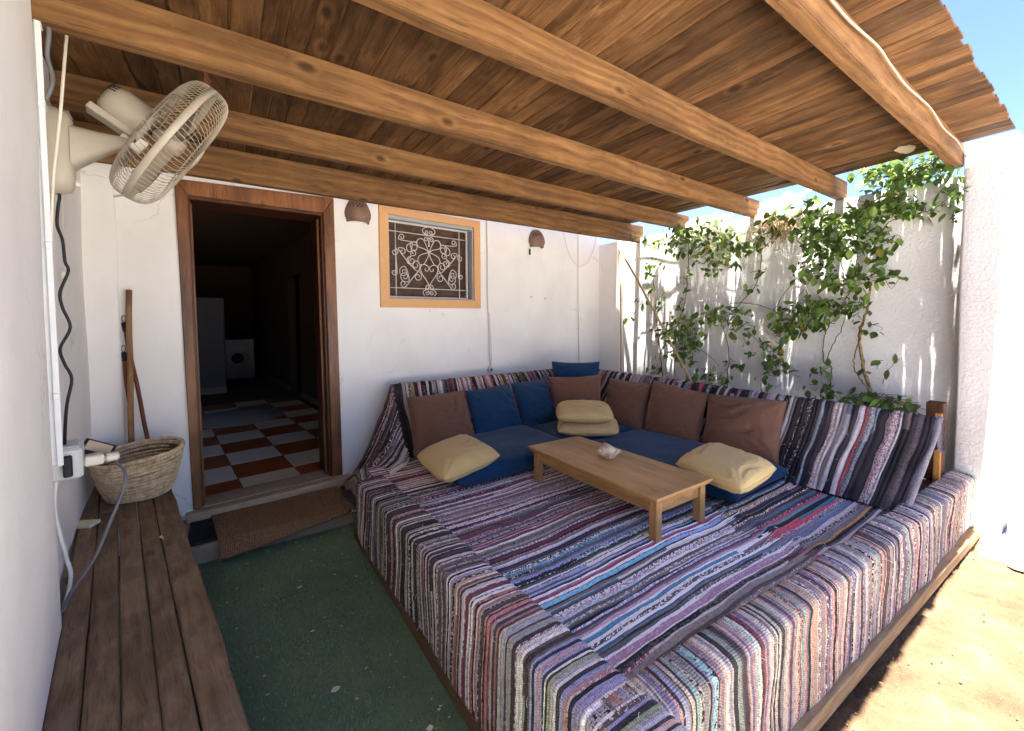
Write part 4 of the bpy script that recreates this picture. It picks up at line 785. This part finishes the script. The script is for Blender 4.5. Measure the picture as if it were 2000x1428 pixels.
# sticks in the corner
def stick(name, label, p0, p1, r, mat, cap=None):
    t = thing(name, label, 'stick', p0, 'sticks leaning in the corner behind the basket'); P0, P1 = np.array(p0), np.array(p1); tube('pole', [P0 + (P1 - P0) * k / 8 + np.array([.002 * math.sin(k * 1.7), .002 * math.cos(k * 2.3), 0]) for k in range(9)], r, mat, t, 8)
    if cap:
        d = (P1 - P0) / np.linalg.norm(P1 - P0); MB().add(*lathe([(r * 1.25, 0), (r * 1.3, .05), (r * .9, .055)], P1 - d * .04, d, 12)).build('grip', MAT['dark'], t, True)
        tube('hanging_loop', [P1 + d * .015 + np.array([.009 * math.sin(a), 0, .02 - .02 * math.cos(a)]) for a in np.linspace(0, 6.2, 12)], .002, MAT['dark'], t, 5)
stick('wooden_pole', 'thick weathered pole, tallest of the sticks in the corner', H(-.262, -.12, .447), H(-.244, -.04, 1.575), .0145, MAT['stick'])
stick('broom_handle', 'reddish broom handle crossing behind the thick pole, leaning to the left', H(-.155, -.16, .447), H(-.270, -.018, 1.37), .0105, MAT['broom'], True)
stick('broom_handle', 'shortest reddish handle in the corner, mostly hidden behind the thick pole', H(-.243, -.075, .447), H(-.278, -.02, 1.195), .0095, MAT['broom'], True)

# ---------------------------------------------------------------- fan
K = .85
def fp(out, z): return np.array([-.5625, 2.45, 0]) * 0 + (np.array([0, 0, 1.40]) + K * (np.array([-.5673 + .988 * out, 2.45 + .152 * out, z]) - np.array([0, 0, 1.40])))
fan = thing('wall_fan', 'beige wall fan with round wire cage mounted on the left wall', 'fan', tuple(fp(.02, 2.08)))
wy = np.array([-.152, .988, 0])
P = []; nb_ = 28
for t, sc_ in ((0, .90), (.3, 1.0), (.65, 1.0), (.9, .88), (1.0, .6), (1.02, .01)):
    P.append([fp(-.055 + .135 * t, 2.08) + wy * (.062 * sc_ * math.copysign(abs(math.cos(a)) ** .75, math.cos(a))) + np.array([0, 0, 1]) * (.146 * sc_ ** .6 * math.copysign(abs(math.sin(a)) ** .8, math.sin(a))) for a in np.linspace(0, 6.2832, nb_, endpoint=False)])
grid_mesh('base', np.array(P).transpose(1, 0, 2), MAT['beige'], fan, True, closed_u=True)
a0, a1 = fp(.07, 2.085), fp(.245, 2.172)
P = []
for t in np.linspace(0, 1, 7):
    c = a0 + (a1 - a0) * t; hz = .058 * (1 - t) ** 1.3 + .020; hw = .040 * (1 - t) + .017; P.append([c + wy * hw * math.copysign(abs(math.cos(a)) ** .6, math.cos(a)) + np.array([0, 0, hz * math.copysign(abs(math.sin(a)) ** .6, math.sin(a)) + .012 * (1 - t)]) for a in np.linspace(0, 6.2832, 20, endpoint=False)])
grid_mesh('arm', np.array(P).transpose(1, 0, 2), MAT['beige'], fan, True, closed_u=True)
FA = np.array([.836, .150, -.528]); FA /= np.linalg.norm(FA); fu, fv, _ = basis(FA)          # the way the fan blows
FC = fp(.394, 2.2115)
mot = MB().add(*lathe([(.004, -.0), (.036, .003), (.056, .016), (.066, .044), (.067, .09), (.070, .135), (.064, .150)], FC - FA * .222, FA, 36)).build('motor', MAT['beige'], fan, True)
for k in range(9):
    a = k * .24 + .9; q = FC - FA * .216 + .048 * (math.cos(a) * fu + math.sin(a) * fv); tube('vent_slot', [q - FA * .004 + .004 * (math.cos(a) * fu + math.sin(a) * fv), q + FA * .020 + .013 * (math.cos(a) * fu + math.sin(a) * fv)], .0022, MAT['dark'], mot, 5)
dn = np.cross(FA, wy); dn /= np.linalg.norm(dn); dn = dn if dn[2] < 0 else -dn
def oriented(name, c, half, axs, mat, par, bev):
    return hexa(name, [c + sum(s * h * np.array(x) for s, h, x in zip(sg, half, axs)) for sg in ((-1,-1,-1),(1,-1,-1),(1,1,-1),(-1,1,-1),(-1,-1,1),(1,-1,1),(1,1,1),(-1,1,1))], mat, par, bev, 2)
oriented('motor_shelf', FC - FA * .150 + dn * .066, (.078, .036, .013), (FA, wy, dn), MAT['beige'], fan, .006)
br = fp(.262, 2.178); oriented('bracket', br, (.036, .016, .026), (FA, wy, dn), MAT['cream'], fan, .004)
MB().add(*lathe([(.007, 0), (.007, .006), (.001, .008)], br + np.array([.004, -.018, 0]), (.15, -.98, 0), 10)).build('bolt', MAT['dark'], fan, True)
RC = .268; ring = [FC + RC * (math.cos(a) * fu + math.sin(a) * fv) for a in np.linspace(0, 6.2832, 64, endpoint=False)]
P = [[FC + FA * h + (RC + r) * (math.cos(a) * fu + math.sin(a) * fv) for a in np.linspace(0, 6.2832, 72, endpoint=False)] for h, r in ((-.012, -.004), (-.010, .002), (.010, .002), (.012, -.004), (-.012, -.004))]
grid_mesh('cage_band', np.array(P).transpose(1, 0, 2), MAT['beige'], fan, True, closed_u=True)
def cage(name, depth, r0, nw, sgn):
    mb = MB()
    for k in range(nw):
        a = 6.2832 * k / nw; pts = []
        for t in np.linspace(0, 1, 10):
            r = r0 + (RC - r0) * (1 - t ** 2.4); h = sgn * depth * (1 - (1 - t) ** 2.6); aa = a + .12 * t * sgn; pts.append(FC + FA * h + r * (math.cos(aa) * fu + math.sin(aa) * fv))
        mb.tube(pts, .0013, 5)
    for rr, hh in ((r0, depth), (RC * .62, depth * .93)):
        mb.tube([FC + FA * sgn * hh * (1 if rr == r0 else .93) + rr * (math.cos(a) * fu + math.sin(a) * fv) for a in np.linspace(0, 6.2832, 48)], .0022, 5)
    return mb.build(name, MAT['wire'], fan, True)
cage('cage_front', .088, .055, 88, 1); cage('cage_back', .082, .072, 88, -1)
MB().add(*lathe([(.052, 0), (.05, .006), (.02, .010), (.002, .011)], FC + FA * .087, FA, 28)).build('cage_badge', MAT['beige'], fan, True)
MB().add(*lathe([(.012, -.06), (.040, -.03), (.044, .02), (.030, .04), (.004, .044)], FC, FA, 24)).build('hub', MAT['bladep'], fan, True)
for k in range(3):
    P = []; a0_ = 2.094 * k + .5
    for r in np.linspace(.035, RC * .86, 9):
        row = []
        for w in np.linspace(-1, 1, 9):
            f = (r - .035) / (RC * .86 - .035); wd = .32 + .40 * math.sin(min(1, f * 1.15) * 2.6); a = a0_ + w * wd * (.9 if w > 0 else 1) * (1 - .15 * f); row.append(FC + r * (math.cos(a) * fu + math.sin(a) * fv) + FA * (.022 * w + .008 * math.sin(f * 3)))
        P.append(row)
    o = cloth('blade', np.array(P), .0016, MAT['bladep'], fan)
tube('knob', [fp(.045, 1.965), fp(.092, 1.960)], .0105, MAT['cream'], fan, 10)
for k in (-1, 1): tube('clip', [FC - fv * 0 + (RC + .002) * (-.82 * fu * 0 + np.array([0, 0, 0])) + (ring[48] - FC) * 1.0 + wy * .008 * k, (ring[48] - FC) * 1.10 + FC + wy * .008 * k - FA * .02], .0024, MAT['beige'], fan, 5)
o = tube('fan_cord', [(-.470, 2.08, 1.848), (-.455, 2.08, 1.829), (-.46, 2.08, 1.786), (-.464, 2.08, 1.725), (-.453, 2.08, 1.674), (-.45, 2.08, 1.604), (-.443, 2.08, 1.569), (-.465, 2.08, 1.498), (-.462, 2.08, 1.445), (-.445, 2.08, 1.374), (-.472, 2.08, 1.303), (-.464, 2.08, 1.249), (-.448, 2.08, 1.194), (-.461, 2.07, 1.105), (-.46, 2.03, 1.015), (-.452, 1.98, .963), (-.448, 1.955, .930)], .0046, MAT['dark'], None, 8, 5)
tag(o, 'wavy black cord hanging from the wall fan to the outlet', 'cable')
# trunking, outlet, flood lamp, cables
tr_ = thing('cable_trunking', 'white painted cable trunking running up the near left wall', 'trunking', (-.45, 1.9, 1.0))
def onl(y, out, z): return np.array([WL(y), y, 0]) + LN * out + np.array([0, 0, z])
def lbox(name, y0, y1, o0, o1, z0, z1, mat, par, bev=.003): return hexa(name, [onl(y, o, z) for z in (z0, z1) for y, o in ((y0, o0), (y0, o1), (y1, o1), (y1, o0))], mat, par, bev)
lbox('channel', 1.888, 1.93, -.004, .042, .94, 2.37, MAT['trunk'], tr_); lbox('cover_strip', 1.878, 1.8875, .032, .046, .94, 2.30, MAT['trunk'], tr_, .001)
for z in (1.15, 1.62, 2.05, 2.30): lbox('clip', 1.874, 1.934, .030, .047, z, z + .022, MAT['trunk'], tr_)
tube('loose_wire', [onl(1.905, 0.046, 2.36), onl(1.90, 0.061, 2.30), onl(1.91, 0.054, 2.22), onl(1.905, 0.064, 2.15), onl(1.91, 0.046, 2.08)], .006, MAT['greycable'], tr_, 7, 5)
o = tube('thin_rod', [(-.382, 1.9, 2.289), (-.404, 1.9, 2.048), (-.426, 1.9, 1.855), (-.438, 1.9, 1.68), (-.445, 1.9, 1.504), (-.447, 1.9, 1.25), (-.446, 1.9, 1.0)], .0042, MAT['cream'], None, 8); tag(o, 'thin cream rod leaning against the trunking beside the fan', 'rod')
ob = thing('outlet_box', 'pale grey outlet box on the left wall above the bench, with plugs in it', 'outlet', tuple(onl(2.0, .03, .93)))
lbox('housing', 1.945, 2.055, .0, .085, .872, .975, MAT['boxgrey'], ob, .008); lbox('lid', 1.952, 2.06, .012, .080, .976, .982, MAT['boxgrey'], ob, .003)
lbox('cord_plug', 1.926, 1.944, .040, .062, .885, .955, MAT['dark'], ob, .004); lbox('adapter', 1.985, 2.035, .0855, .135, .895, .93, MAT['cream'], ob, .005); lbox('plug', 1.990, 2.03, .1355, .175, .898, .925, MAT['cream'], ob, .008)
fl = thing('flood_lamp', 'small black flood lamp resting above the outlet, tilted downwards', 'lamp', (-.42, 2.1, .93)); fx = np.array([.86, .1, -.50]); fx /= np.linalg.norm(fx); fz = np.array([.42, -.72, .55]); fz -= fx * (fz @ fx); fz /= np.linalg.norm(fz); fy = np.cross(fz, fx); fc = np.array([-.395, 2.10, .93])
oriented('lamp_body', fc, (.046, .026, .011), (fx, fy, fz), MAT['dark'], fl, .005); oriented('lamp_glass', fc + fz * .0125, (.036, .018, .0012), (fx, fy, fz), MAT['glass'], fl, .0005); oriented('lamp_bracket', fc - fx * .058 - fz * .002, (.012, .014, .012), (fx, fy, fz), MAT['boxgrey'], fl, .003)
o = tube('grey_cable', [onl(2.01, .174, .911), (-.346, 2.1, .873), (-.321, 2.07, .842), (-.317, 2.05, .809), (-.328, 2.03, .762), (-.354, 2.0, .687), (-.384, 1.97, .6), (-.412, 1.95, .551), (-.445, 1.93, .50), (-.47, 1.92, .44)], .0052, MAT['greycable'], None, 8, 6); tag(o, 'thick grey cable looping from the plug down behind the bench', 'cable')
o = tube('white_cable', [(-.478, 2.0, .873), (-.487, 2.0, .787), (-.481, 2.0, .706), (-.466, 2.0, .602), (-.452, 1.98, .542), (-.458, 1.95, .48), (-.475, 1.94, .42)], .0058, MAT['whitecable'], None, 8, 6); tag(o, 'white taped cable running down the wall below the outlet box', 'cable')
sg = thing('pull_cord', 'thin pull cord with a white bobbin hanging on the left wall past the fan cord', 'pull cord', (-.55, 2.5, 1.6))
tube('string', [(-.535, 2.5, 2.05), (-.540, 2.5, 1.75), (-.545, 2.5, 1.60)], .0012, MAT['whitecable'], sg, 5); MB().add(*lathe([(.004, .03), (.010, .022), (.011, .0), (.003, -.002)], (-.545, 2.5, 1.575), (0, 0, 1), 12)).build('bobbin', MAT['cream'], sg, True); tube('string', [(-.545, 2.5, 1.573), (-.546, 2.5, 1.50)], .0012, MAT['whitecable'], sg, 5)

# ---------------------------------------------------------------- wall lamps and cables on the house
def clay_lamp(s, z, R0_, label):
    t = thing('wall_lamp', label, 'wall lamp', tuple(H(s, -.05, z)), 'pierced clay wall lamps'); nA = 18
    prof = [(.06, 1.0), (.40, .955), (.66, .83), (.82, .66), (.94, .49), (.99, .36), (.97, .20), (.86, .08), (.84, .0)]; hgt_ = R0_ * 1.85
    V = []; F = []
    for r, h in prof:
        for k in range(nA + 1):
            a = math.pi * k / nA; V.append(H(s - R0_ * r * math.cos(a), -R0_ * r * math.sin(a) * .95, z + hgt_ * (h - .5)))
    W_ = nA + 1
    for i in range(len(prof) - 1):
        for k in range(nA):
            q = (i*W_+k, i*W_+k+1, (i+1)*W_+k+1, (i+1)*W_+k)
            if i in (1, 2, 3) and k % 2 == i % 2 and 0 < k < nA - 1: F.append((q[1], q[2], q[3])) if i != 2 else F.append((q[0], q[1], q[3])); continue
            F.append(q)
    o = mesh('shade', V, F, MAT['clay'], t, True); md = o.modifiers.new('t', 'SOLIDIFY'); md.thickness = .007; md.offset = -1
    V2 = []
    for r, h in prof:
        for k in range(nA + 1):
            a = math.pi * k / nA; V2.append(H(s - R0_ * r * .84 * math.cos(a), -R0_ * r * .80 * math.sin(a), z + hgt_ * (h * .93 - .5)))
    mesh('dark_hole_backing', V2, [(i*W_+k, i*W_+k+1, (i+1)*W_+k+1, (i+1)*W_+k) for i in range(len(prof) - 1) for k in range(nA)], MAT['dark'], t, True)  # black inner shell, paints shade behind the pierced holes
    pts = [H(s - R0_ * .85 * math.cos(a), -R0_ * .82 * math.sin(a), z - hgt_ * .5) for a in np.linspace(.05, 3.09, 24)]; tube('rim', pts, .008, MAT['clay'], t, 8)
clay_lamp(1.128, 2.257, .098, 'brown pierced clay wall lamp between the doorway and the window'); clay_lamp(3.075, 2.258, .098, 'brown pierced clay wall lamp right of the window, near the corner')
o = hbox('cord_switch', 2.972, 2.992, -.014, .0, 2.075, 2.14, MAT['dark'], None, .004); tag(o, 'small black switch on the wall under the right clay lamp', 'switch')
o = tube('lamp_wire', [H(2.985, -.006, 2.25), H(2.975, -.006, 2.20), H(2.98, -.006, 2.14)], .002, MAT['whitecable']); tag(o, 'short white wire from the right clay lamp to its switch', 'wire')
o = tube('surface_cable', [H(2.40, -.010, 2.45), H(2.41, -.010, 2.0), H(2.405, -.010, 1.62), H(2.42, -.011, 1.3), H(2.425, -.012, 1.0), H(2.43, -.016, .90)], .0055, MAT['whitecable'], None, 7); tag(o, 'white cable running down the house wall right of the window', 'cable')
o = tube('surface_cable', [H(2.425, -.013, 1.45), H(2.438, -.013, 1.2), H(2.446, -.012, 1.0), H(2.436, -.014, .9)], .004, MAT['whitecable'], None, 7, 3); tag(o, 'thinner loose wire beside the cable above the round outlet', 'cable')
o = tube('surface_cable', [H(3.765, -.010, 2.45), H(3.762, -.010, 2.0), H(3.768, -.010, 1.5), H(3.775, -.010, 1.1), H(3.785, -.010, .76)], .0055, MAT['whitecable'], None, 7); tag(o, 'white cable down the house wall nearest the inner corner', 'cable')
o = tube('hanging_wire', [H(3.44, -.02, 2.50), H(3.50, -.02, 2.36), H(3.60, -.02, 2.13), H(3.72, -.02, 2.025), H(3.83, -.02, 2.015), H(3.95, -.02, 2.09), H(4.04, -.02, 2.24), H(4.10, -.02, 2.42)], .0032, MAT['whitecable'], None, 7, 5); tag(o, 'thin wire hanging in a loop across the corner of the house wall', 'wire')
rd = thing('round_outlet', 'small round white outlet at the bottom of the wall cable, above the backrest', 'outlet', tuple(H(2.436, 0, .875))); MB().add(*lathe([(.032, -.004), (.032, .016), (.026, .022), (.0, .022)], H(2.436, 0, .875), -HN, 22)).build('cover', MAT['cream'], rd, True); MB().add(*lathe([(.013, 0), (.012, .006), (.001, .006)], H(2.436, -.022, .875), -HN, 14)).build('socket', MAT['greycable'], rd, True)
for s, z, lb in ((3.00, 1.62, 'left of two small marks left by nails in the house wall under the right lamp'), (3.21, 1.61, 'right of two small marks left by nails in the house wall under the right lamp')):
    o = tube('nail', [H(s, .004, z), H(s, -.014, z), H(s + .006, -.018, z + .004)], .003, MAT['greycable'], None, 6); tag(o, lb, 'nail')
def scratch(): pass

# ---------------------------------------------------------------- vines, poles, plastic film
LEAF = [(0, 0, 0), (.20, .27, .012), (.48, .36, .02), (.76, .22, .012), (1.0, 0, -.03), (.76, -.22, .012), (.48, -.36, .02), (.20, -.27, .012), (.35, 0, -.035), (.70, 0, -.035)]
LEAFF = [(0, 8, 1), (1, 8, 2), (2, 8, 9), (2, 9, 3), (3, 9, 4), (4, 9, 5), (5, 9, 6), (6, 9, 8), (6, 8, 7), (7, 8, 0)]
LV = np.array(LEAF) * np.array([1, .85, 1]); LF = np.array(LEAFF)
GREENS = np.array([srgb(c) for c in ('#354a22', '#425b28', '#4e6b2d', '#5b7a34', '#6c8a3c', '#83a048')]); YEL = np.array([srgb(c) for c in ('#a7903a', '#b08a44', '#8f8a3c', '#c09a58')])
leaf_meshes = []
for k in range(10):
    c = GREENS[k % 6] if k < 9 else YEL[1]; me = bpy.data.meshes.new('leaf'); V = LV.copy(); V[:, 2] += RS.normal(0, .02, 10); V[4, 2] -= RS.uniform(0, .15); me.from_pydata(V.tolist(), [], LF.tolist())
    at = me.color_attributes.new(name='Col', type='FLOAT_COLOR', domain='CORNER'); at.data.foreach_set('color', np.tile([*c, 1], (30, 1)).reshape(-1).astype(np.float32)); me.materials.append(MAT['leaf']); leaf_meshes.append(me)
def vine(name, label, clusters, stems, base, seed, smul=1.0):
    r = np.random.RandomState(seed); t = thing(name, label, 'vine', base); mb = MB(); LP = []
    for pts, rad, mt in stems:
        P = catmull([(x, y, z) for x, y, z in pts], 6); P = P + r.normal(0, .003, P.shape); tube('stem', P, np.linspace(rad, rad * .6, len(P)), MAT[mt], t, 6)
    for cy, cz, ry, rz_, n in clusters:
        yel = .025; top = cz > 2.28
        for _ in range(int(n * 1.15)):
            q = r.normal(0, 1, 2); q = q / np.linalg.norm(q) * min(1.25, r.rand() ** .55 * 1.05); y = cy + q[0] * ry; z = cz + q[1] * rz_
            th = .05 + .10 * math.sqrt(min(1, n / 80)); x = 4.0 - abs(r.normal(.02, th)) - .015
            if z > 2.30: x = r.uniform(3.84, 4.22)
            if z < .92: x = r.uniform(3.66, 3.98)
            LP.append((x, y, z, yel))
        for _ in range(max(1, n // 9)):                        # twigs inside the clump
            a = r.uniform(0, 6.28); p0 = np.array([3.95, cy + .9 * ry * math.cos(a), cz + .9 * rz_ * math.sin(a)]); p1 = np.array([3.93, cy - r.uniform(.2, 1) * ry * math.cos(a + .6), cz - r.uniform(.2, 1) * rz_ * math.sin(a + .6)]); pm = (p0 + p1) / 2 + r.normal(0, .02, 3)
            mb.tube([p0, pm, p1], .0018, 4, 3)
    mb.build('twigs', MAT['gstem'], t, True)['kind'] = 'stuff'
    order = sorted(range(len(LP)), key=lambda i: LP[i][1] + .25 * LP[i][0]); single = set(order[:300]); V = []; F = []; C = []; k = 0
    for i, (x, y, z, yel) in enumerate(LP):
        s = r.uniform(.028, .088) * smul; yaw = r.normal(0, .9); droop = r.uniform(.1, 1.45) * (1 if r.rand() < .85 else -1); roll = r.normal(0, .5)
        M3 = (Matrix.Rotation(math.pi + yaw, 3, 'Z') @ Matrix.Rotation(droop, 3, 'Y') @ Matrix.Rotation(roll, 3, 'X'))
        if i in single:
            me = leaf_meshes[9 if r.rand() < yel else r.randint(9)]; o = bpy.data.objects.new('leaf', me); COL.objects.link(o); setpar(o, t); o.matrix_basis = Matrix.LocRotScale(Vector((x, y, z)), M3, Vector((s, s, s)))
        else:
            W3 = np.array(M3); V.append((LV * s) @ W3.T + np.array([x, y, z])); F.append(LF + 10 * k); k += 1; c = (YEL[r.randint(4)] if r.rand() < yel else GREENS[r.randint(6)]) * r.uniform(.8, 1.2); C.append(np.tile([*c, 1], (30, 1)))
    if V:
        me = bpy.data.meshes.new('leaves'); me.from_pydata(np.concatenate(V).tolist(), [], np.concatenate(F).tolist()); at = me.color_attributes.new(name='Col', type='FLOAT_COLOR', domain='CORNER'); at.data.foreach_set('color', np.concatenate(C).reshape(-1).astype(np.float32)); o = link('foliage', me, MAT['leaf'], t); o['kind'] = 'stuff'
    return t
CA = [(2.55, 1.18, .193, .254, 190), (2.74, 1.25, .148, .099, 30), (2.27, .8, .204, .101, 60), (2.42, 2.27, .207, .143, 90), (2.6, 2.17, .179, .132, 75), (2.21, 2.13, .198, .122, 65), (2.29, 1.96, .168, .075, 38), (1.99, 2.02, .19, .07, 55), (1.78, 2.1, .109, .067, 34), (2.91, 1.99, .114, .056, 15), (3.01, 1.87, .108, .057, 14), (3.0, 1.7, .077, .069, 10), (3.12, 1.57, .071, .053, 6), (3.32, 1.38, .074, .054, 6), (2.89, 1.53, .068, .051, 8), (2.86, 2.2, .135, .067, 18), (2.99, 2.25, .107, .045, 12), (2.56, 1.78, .057, .132, 14), (2.59, 1.53, .05, .106, 8), (2.27, 1.84, .08, .069, 14), (2.09, 1.89, .058, .043, 8), (2.13, 1.42, .23, .097, 64), (2.29, 1.4, .081, .05, 15), (1.99, 1.3, .102, .066, 20), (1.84, 1.8, .055, .041, 8), (1.93, 1.67, .056, .042, 7), (1.98, 1.17, .045, .057, 6), (1.9, 1.06, .031, .028, 4), (1.72, 1.09, .108, .111, 20), (1.74, .92, .055, .04, 8), (1.69, .81, .048, .04, 6), (2.06, .95, .091, .043, 10), (2.89, .81, .115, .079, 14), (3.17, 2.33, .095, .035, 6), (1.72, 2.22, .12, .09, 30)]
CB = [(1.44, 1.75, .14, .083, 40), (1.23, 1.67, .16, .079, 60), (1.05, 1.7, .127, .083, 40), (.94, 1.67, .069, .036, 8), (1.44, 1.49, .14, .083, 40), (1.29, 1.47, .119, .064, 35), (1.16, 1.48, .094, .07, 30), (1.53, 1.36, .201, .106, 80), (1.41, 1.35, .123, .075, 40), (1.62, 1.27, .094, .07, 30), (1.29, 1.4, .065, .032, 4), (1.16, 1.37, .042, .031, 3), (1.06, 1.31, .061, .053, 7), (1.34, .96, .077, .057, 14), (1.34, .83, .066, .049, 14), (1.72, .99, .084, .071, 14), (1.6, .93, .059, .026, 9), (1.0, 1.03, .081, .045, 6), (1.09, .79, .114, .038, 30), (.94, .79, .199, .052, 110), (1.22, .75, .134, .032, 25), (1.37, 2.07, .192, .122, 140), (1.31, 1.95, .162, .1, 85), (1.43, 2.22, .139, .082, 50), (1.52, 2.31, .142, .05, 25), (1.15, 2.1, .155, .084, 75), (1.0, 2.18, .174, .074, 90), (.89, 2.15, .096, .057, 40), (1.04, 2.0, .09, .052, 30), (.97, 1.93, .069, .051, 15), (1.16, 1.92, .104, .062, 30), (1.05, 1.87, .091, .06, 25), (1.36, 1.85, .109, .065, 30), (1.02, 1.82, .05, .045, 12), (.74, 2.12, .055, .027, 8), (.64, 2.18, .045, .093, 30), (.67, 2.03, .045, .034, 5), (.81, 2.09, .075, .028, 8), (1.1, 2.47, .132, .05, 50), (1.01, 2.43, .177, .066, 70), (.87, 2.44, .171, .078, 75), (.76, 2.41, .121, .082, 75), (.84, 2.33, .199, .035, 40), (.98, 2.33, .147, .051, 70)]
st = lambda L, x=3.985: [(x, a, b) for a, b in L]
vine('climbing_vine', 'leafy green vine climbing the left half of the boundary wall near the house', CA, [
    (st([(2.866, .55), (2.866, .703), (2.908, .937), (2.944, 1.22), (2.988, 1.562), (2.998, 1.847), (2.893, 2.005)]), .008, 'stem'), (st([(2.576, 2.283), (2.583, 1.918), (2.608, 1.602), (2.683, 1.335), (2.755, 1.17), (2.72, .75)]), .005, 'gstem'), (st([(2.16, .62), (2.156, .788), (2.14, .997), (2.184, 1.24), (2.247, 1.388)]), .005, 'gstem'),
    (st([(1.87, 2.071), (1.862, 1.866), (1.916, 1.664), (2.028, 1.53), (2.122, 1.426)]), .005, 'gstem'), (st([(2.124, 1.523), (1.958, 1.518), (1.782, 1.463), (1.678, 1.395)]), .004, 'gstem'), (st([(2.001, 1.293), (1.863, 1.157), (1.775, 1.07), (1.722, .939)]), .003, 'gstem'), (st([(2.514, 1.074), (2.374, 1.03), (2.24, .914)]), .003, 'gstem'),
    (st([(3.169, 2.298), (2.895, 2.227), (2.587, 2.233), (2.258, 2.13), (2.014, 2.046), (1.794, 2.103)], 3.96), .005, 'gstem'), (st([(2.988, 1.562), (2.762, 1.718), (2.581, 1.786)]), .003, 'gstem'), (st([(3.31, 1.392), (3.163, 1.568), (2.99, 1.733)]), .003, 'gstem')], (3.95, 2.6, .3), 501)
vine('climbing_vine', 'large leafy vine with a reddish trunk on the right half of the boundary wall', CB, [
    (st([(1.02, .5), (1.04, .758), (1.083, .906), (1.117, 1.076), (1.136, 1.23), (1.129, 1.307), (1.095, 1.441), (1.075, 1.611)], 3.96), .013, 'stem'), (st([(1.01, .6), (1.026, .78), (1.088, .878), (1.146, .976), (1.161, 1.073), (1.127, 1.23), (1.1, 1.384)], 3.945), .006, 'stem'), (st([(1.316, .8), (1.316, .979), (1.373, 1.035), (1.37, 1.221), (1.344, 1.304), (1.26, 1.464), (1.199, 1.619), (1.166, 1.848)]), .005, 'gstem'), (st([(1.345, 1.009), (1.333, 1.1), (1.256, 1.305), (1.196, 1.502)]), .004, 'gstem'),
    (st([(1.081, 1.837), (.999, 2.047), (.916, 2.085), (.811, 2.096), (.725, 2.132), (.649, 2.197)], 3.95), .004, 'gstem'), (st([(.999, .897), (.959, 1.014), (.905, 1.092)]), .0025, 'gstem'), (st([(1.368, 2.074), (1.275, 2.137), (1.09, 2.213), (.922, 2.318), (.746, 2.44)], 3.92), .007, 'stem'), (st([(1.439, 1.799), (1.509, 1.639), (1.6, 1.472), (1.54, 1.343)]), .003, 'gstem'), (st([(1.207, 1.969), (1.268, 1.821), (1.216, 1.659), (1.107, 1.689), (1.019, 1.719)]), .004, 'gstem'), (st([(1.613, 1.125), (1.649, .947), (1.711, 1.03)]), .0025, 'gstem'), (st([(1.781, 1.386), (1.662, 1.605), (1.547, 1.705), (1.439, 1.799)]), .003, 'gstem')], (3.95, 1.05, .3), 502)
# dry yellow tangle hanging near the film
mb = MB(); r = np.random.RandomState(9)
for k in range(130):
    p0 = np.array([3.93 + r.normal(0, .04), 1.70 + r.normal(0, .07), 2.20 + r.normal(0, .05)]); mb.tube([p0, p0 + r.normal(0, .03, 3) + np.array([0, 0, -.05]), p0 + r.normal(0, .04, 3) + np.array([-.02, 0, -.13])], .0022, 4, 3)
o = mb.build('dry_twigs', MAT['bamboo'], None, True); tag(o, 'dry yellow tangle of twigs hanging on the wall top below the second film scrap', 'dry twigs')
o = tube('bamboo_pole', [(3.935, 3.485, 2.255), (3.83, 3.10, 1.80), (3.71, 2.68, 1.28), (3.60, 2.287, .789), (3.57, 2.18, .66)], .0115, MAT['bamboo'], None, 8); tag(o, 'long thin bamboo pole leaning diagonally across the vines', 'pole')
o = tube('bamboo_pole', [(3.935, 3.455, 2.26), (3.92, 3.42, 1.5), (3.90, 3.394, .718), (3.895, 3.39, .6)], .0105, MAT['bamboo'], None, 8); tag(o, 'upright bamboo pole standing beside the corner pier', 'pole')
o = tube('trellis_wire', [(4.0, 3.3, 2.25), (3.99, 2.4, 2.22), (3.99, 1.6, 2.20)], .0015, MAT['whitecable'], None, 5, 4); tag(o, 'highest thin trellis wire stretched along the vine wall', 'wire', 'trellis wires on the vine wall')
o = tube('trellis_wire', [(3.99, 2.35, 2.02), (3.99, 1.9, 1.93), (3.99, 1.5, 1.90)], .0015, MAT['whitecable'], None, 5, 4); tag(o, 'middle thin trellis wire on the vine wall, slanting to the right', 'wire', 'trellis wires on the vine wall')
o = tube('trellis_wire', [(3.99, 2.6, 1.55), (3.99, 2.0, 1.56), (3.99, 1.2, 1.42)], .0015, MAT['whitecable'], None, 5, 4); tag(o, 'lowest thin trellis wire on the vine wall, at half height', 'wire', 'trellis wires on the vine wall')
def film(label, y0, y1, z0, z1, seed, lean):
    n = 30; U, Vv = np.meshgrid(np.linspace(0, 1, n), np.linspace(0, 1, n), indexing='ij'); s1 = SN(2, 6, 10, seed); s2 = SN(2, 16, 12, seed + 1)
    y = y0 + (y1 - y0) * U + .03 * s1(U, Vv); z = z0 + (z1 - z0) * Vv * (1 - .35 * U) + lean * U + .03 * s2(U, Vv); x = 3.94 + .10 * Vv + .03 * s1(U + 2, Vv) + .022 * np.abs(s2(U, Vv + 3))
    o = grid_mesh('plastic_film', np.stack([x, y, z], -1), MAT['film'], None, False); tag(o, label, 'plastic film', 'scraps of plastic film on the wall top')
film('crumpled cream plastic film on the wall top between the two rear beams', 2.70, 2.16, 2.20, 2.44, 601, .02)
film('torn cream plastic film beside the end of the middle beam', 2.08, 1.86, 2.06, 2.36, 602, .04)
film('torn plastic film flapping above the wall top, against the blue sky', 1.90, 1.52, 2.26, 2.44, 603, .08)
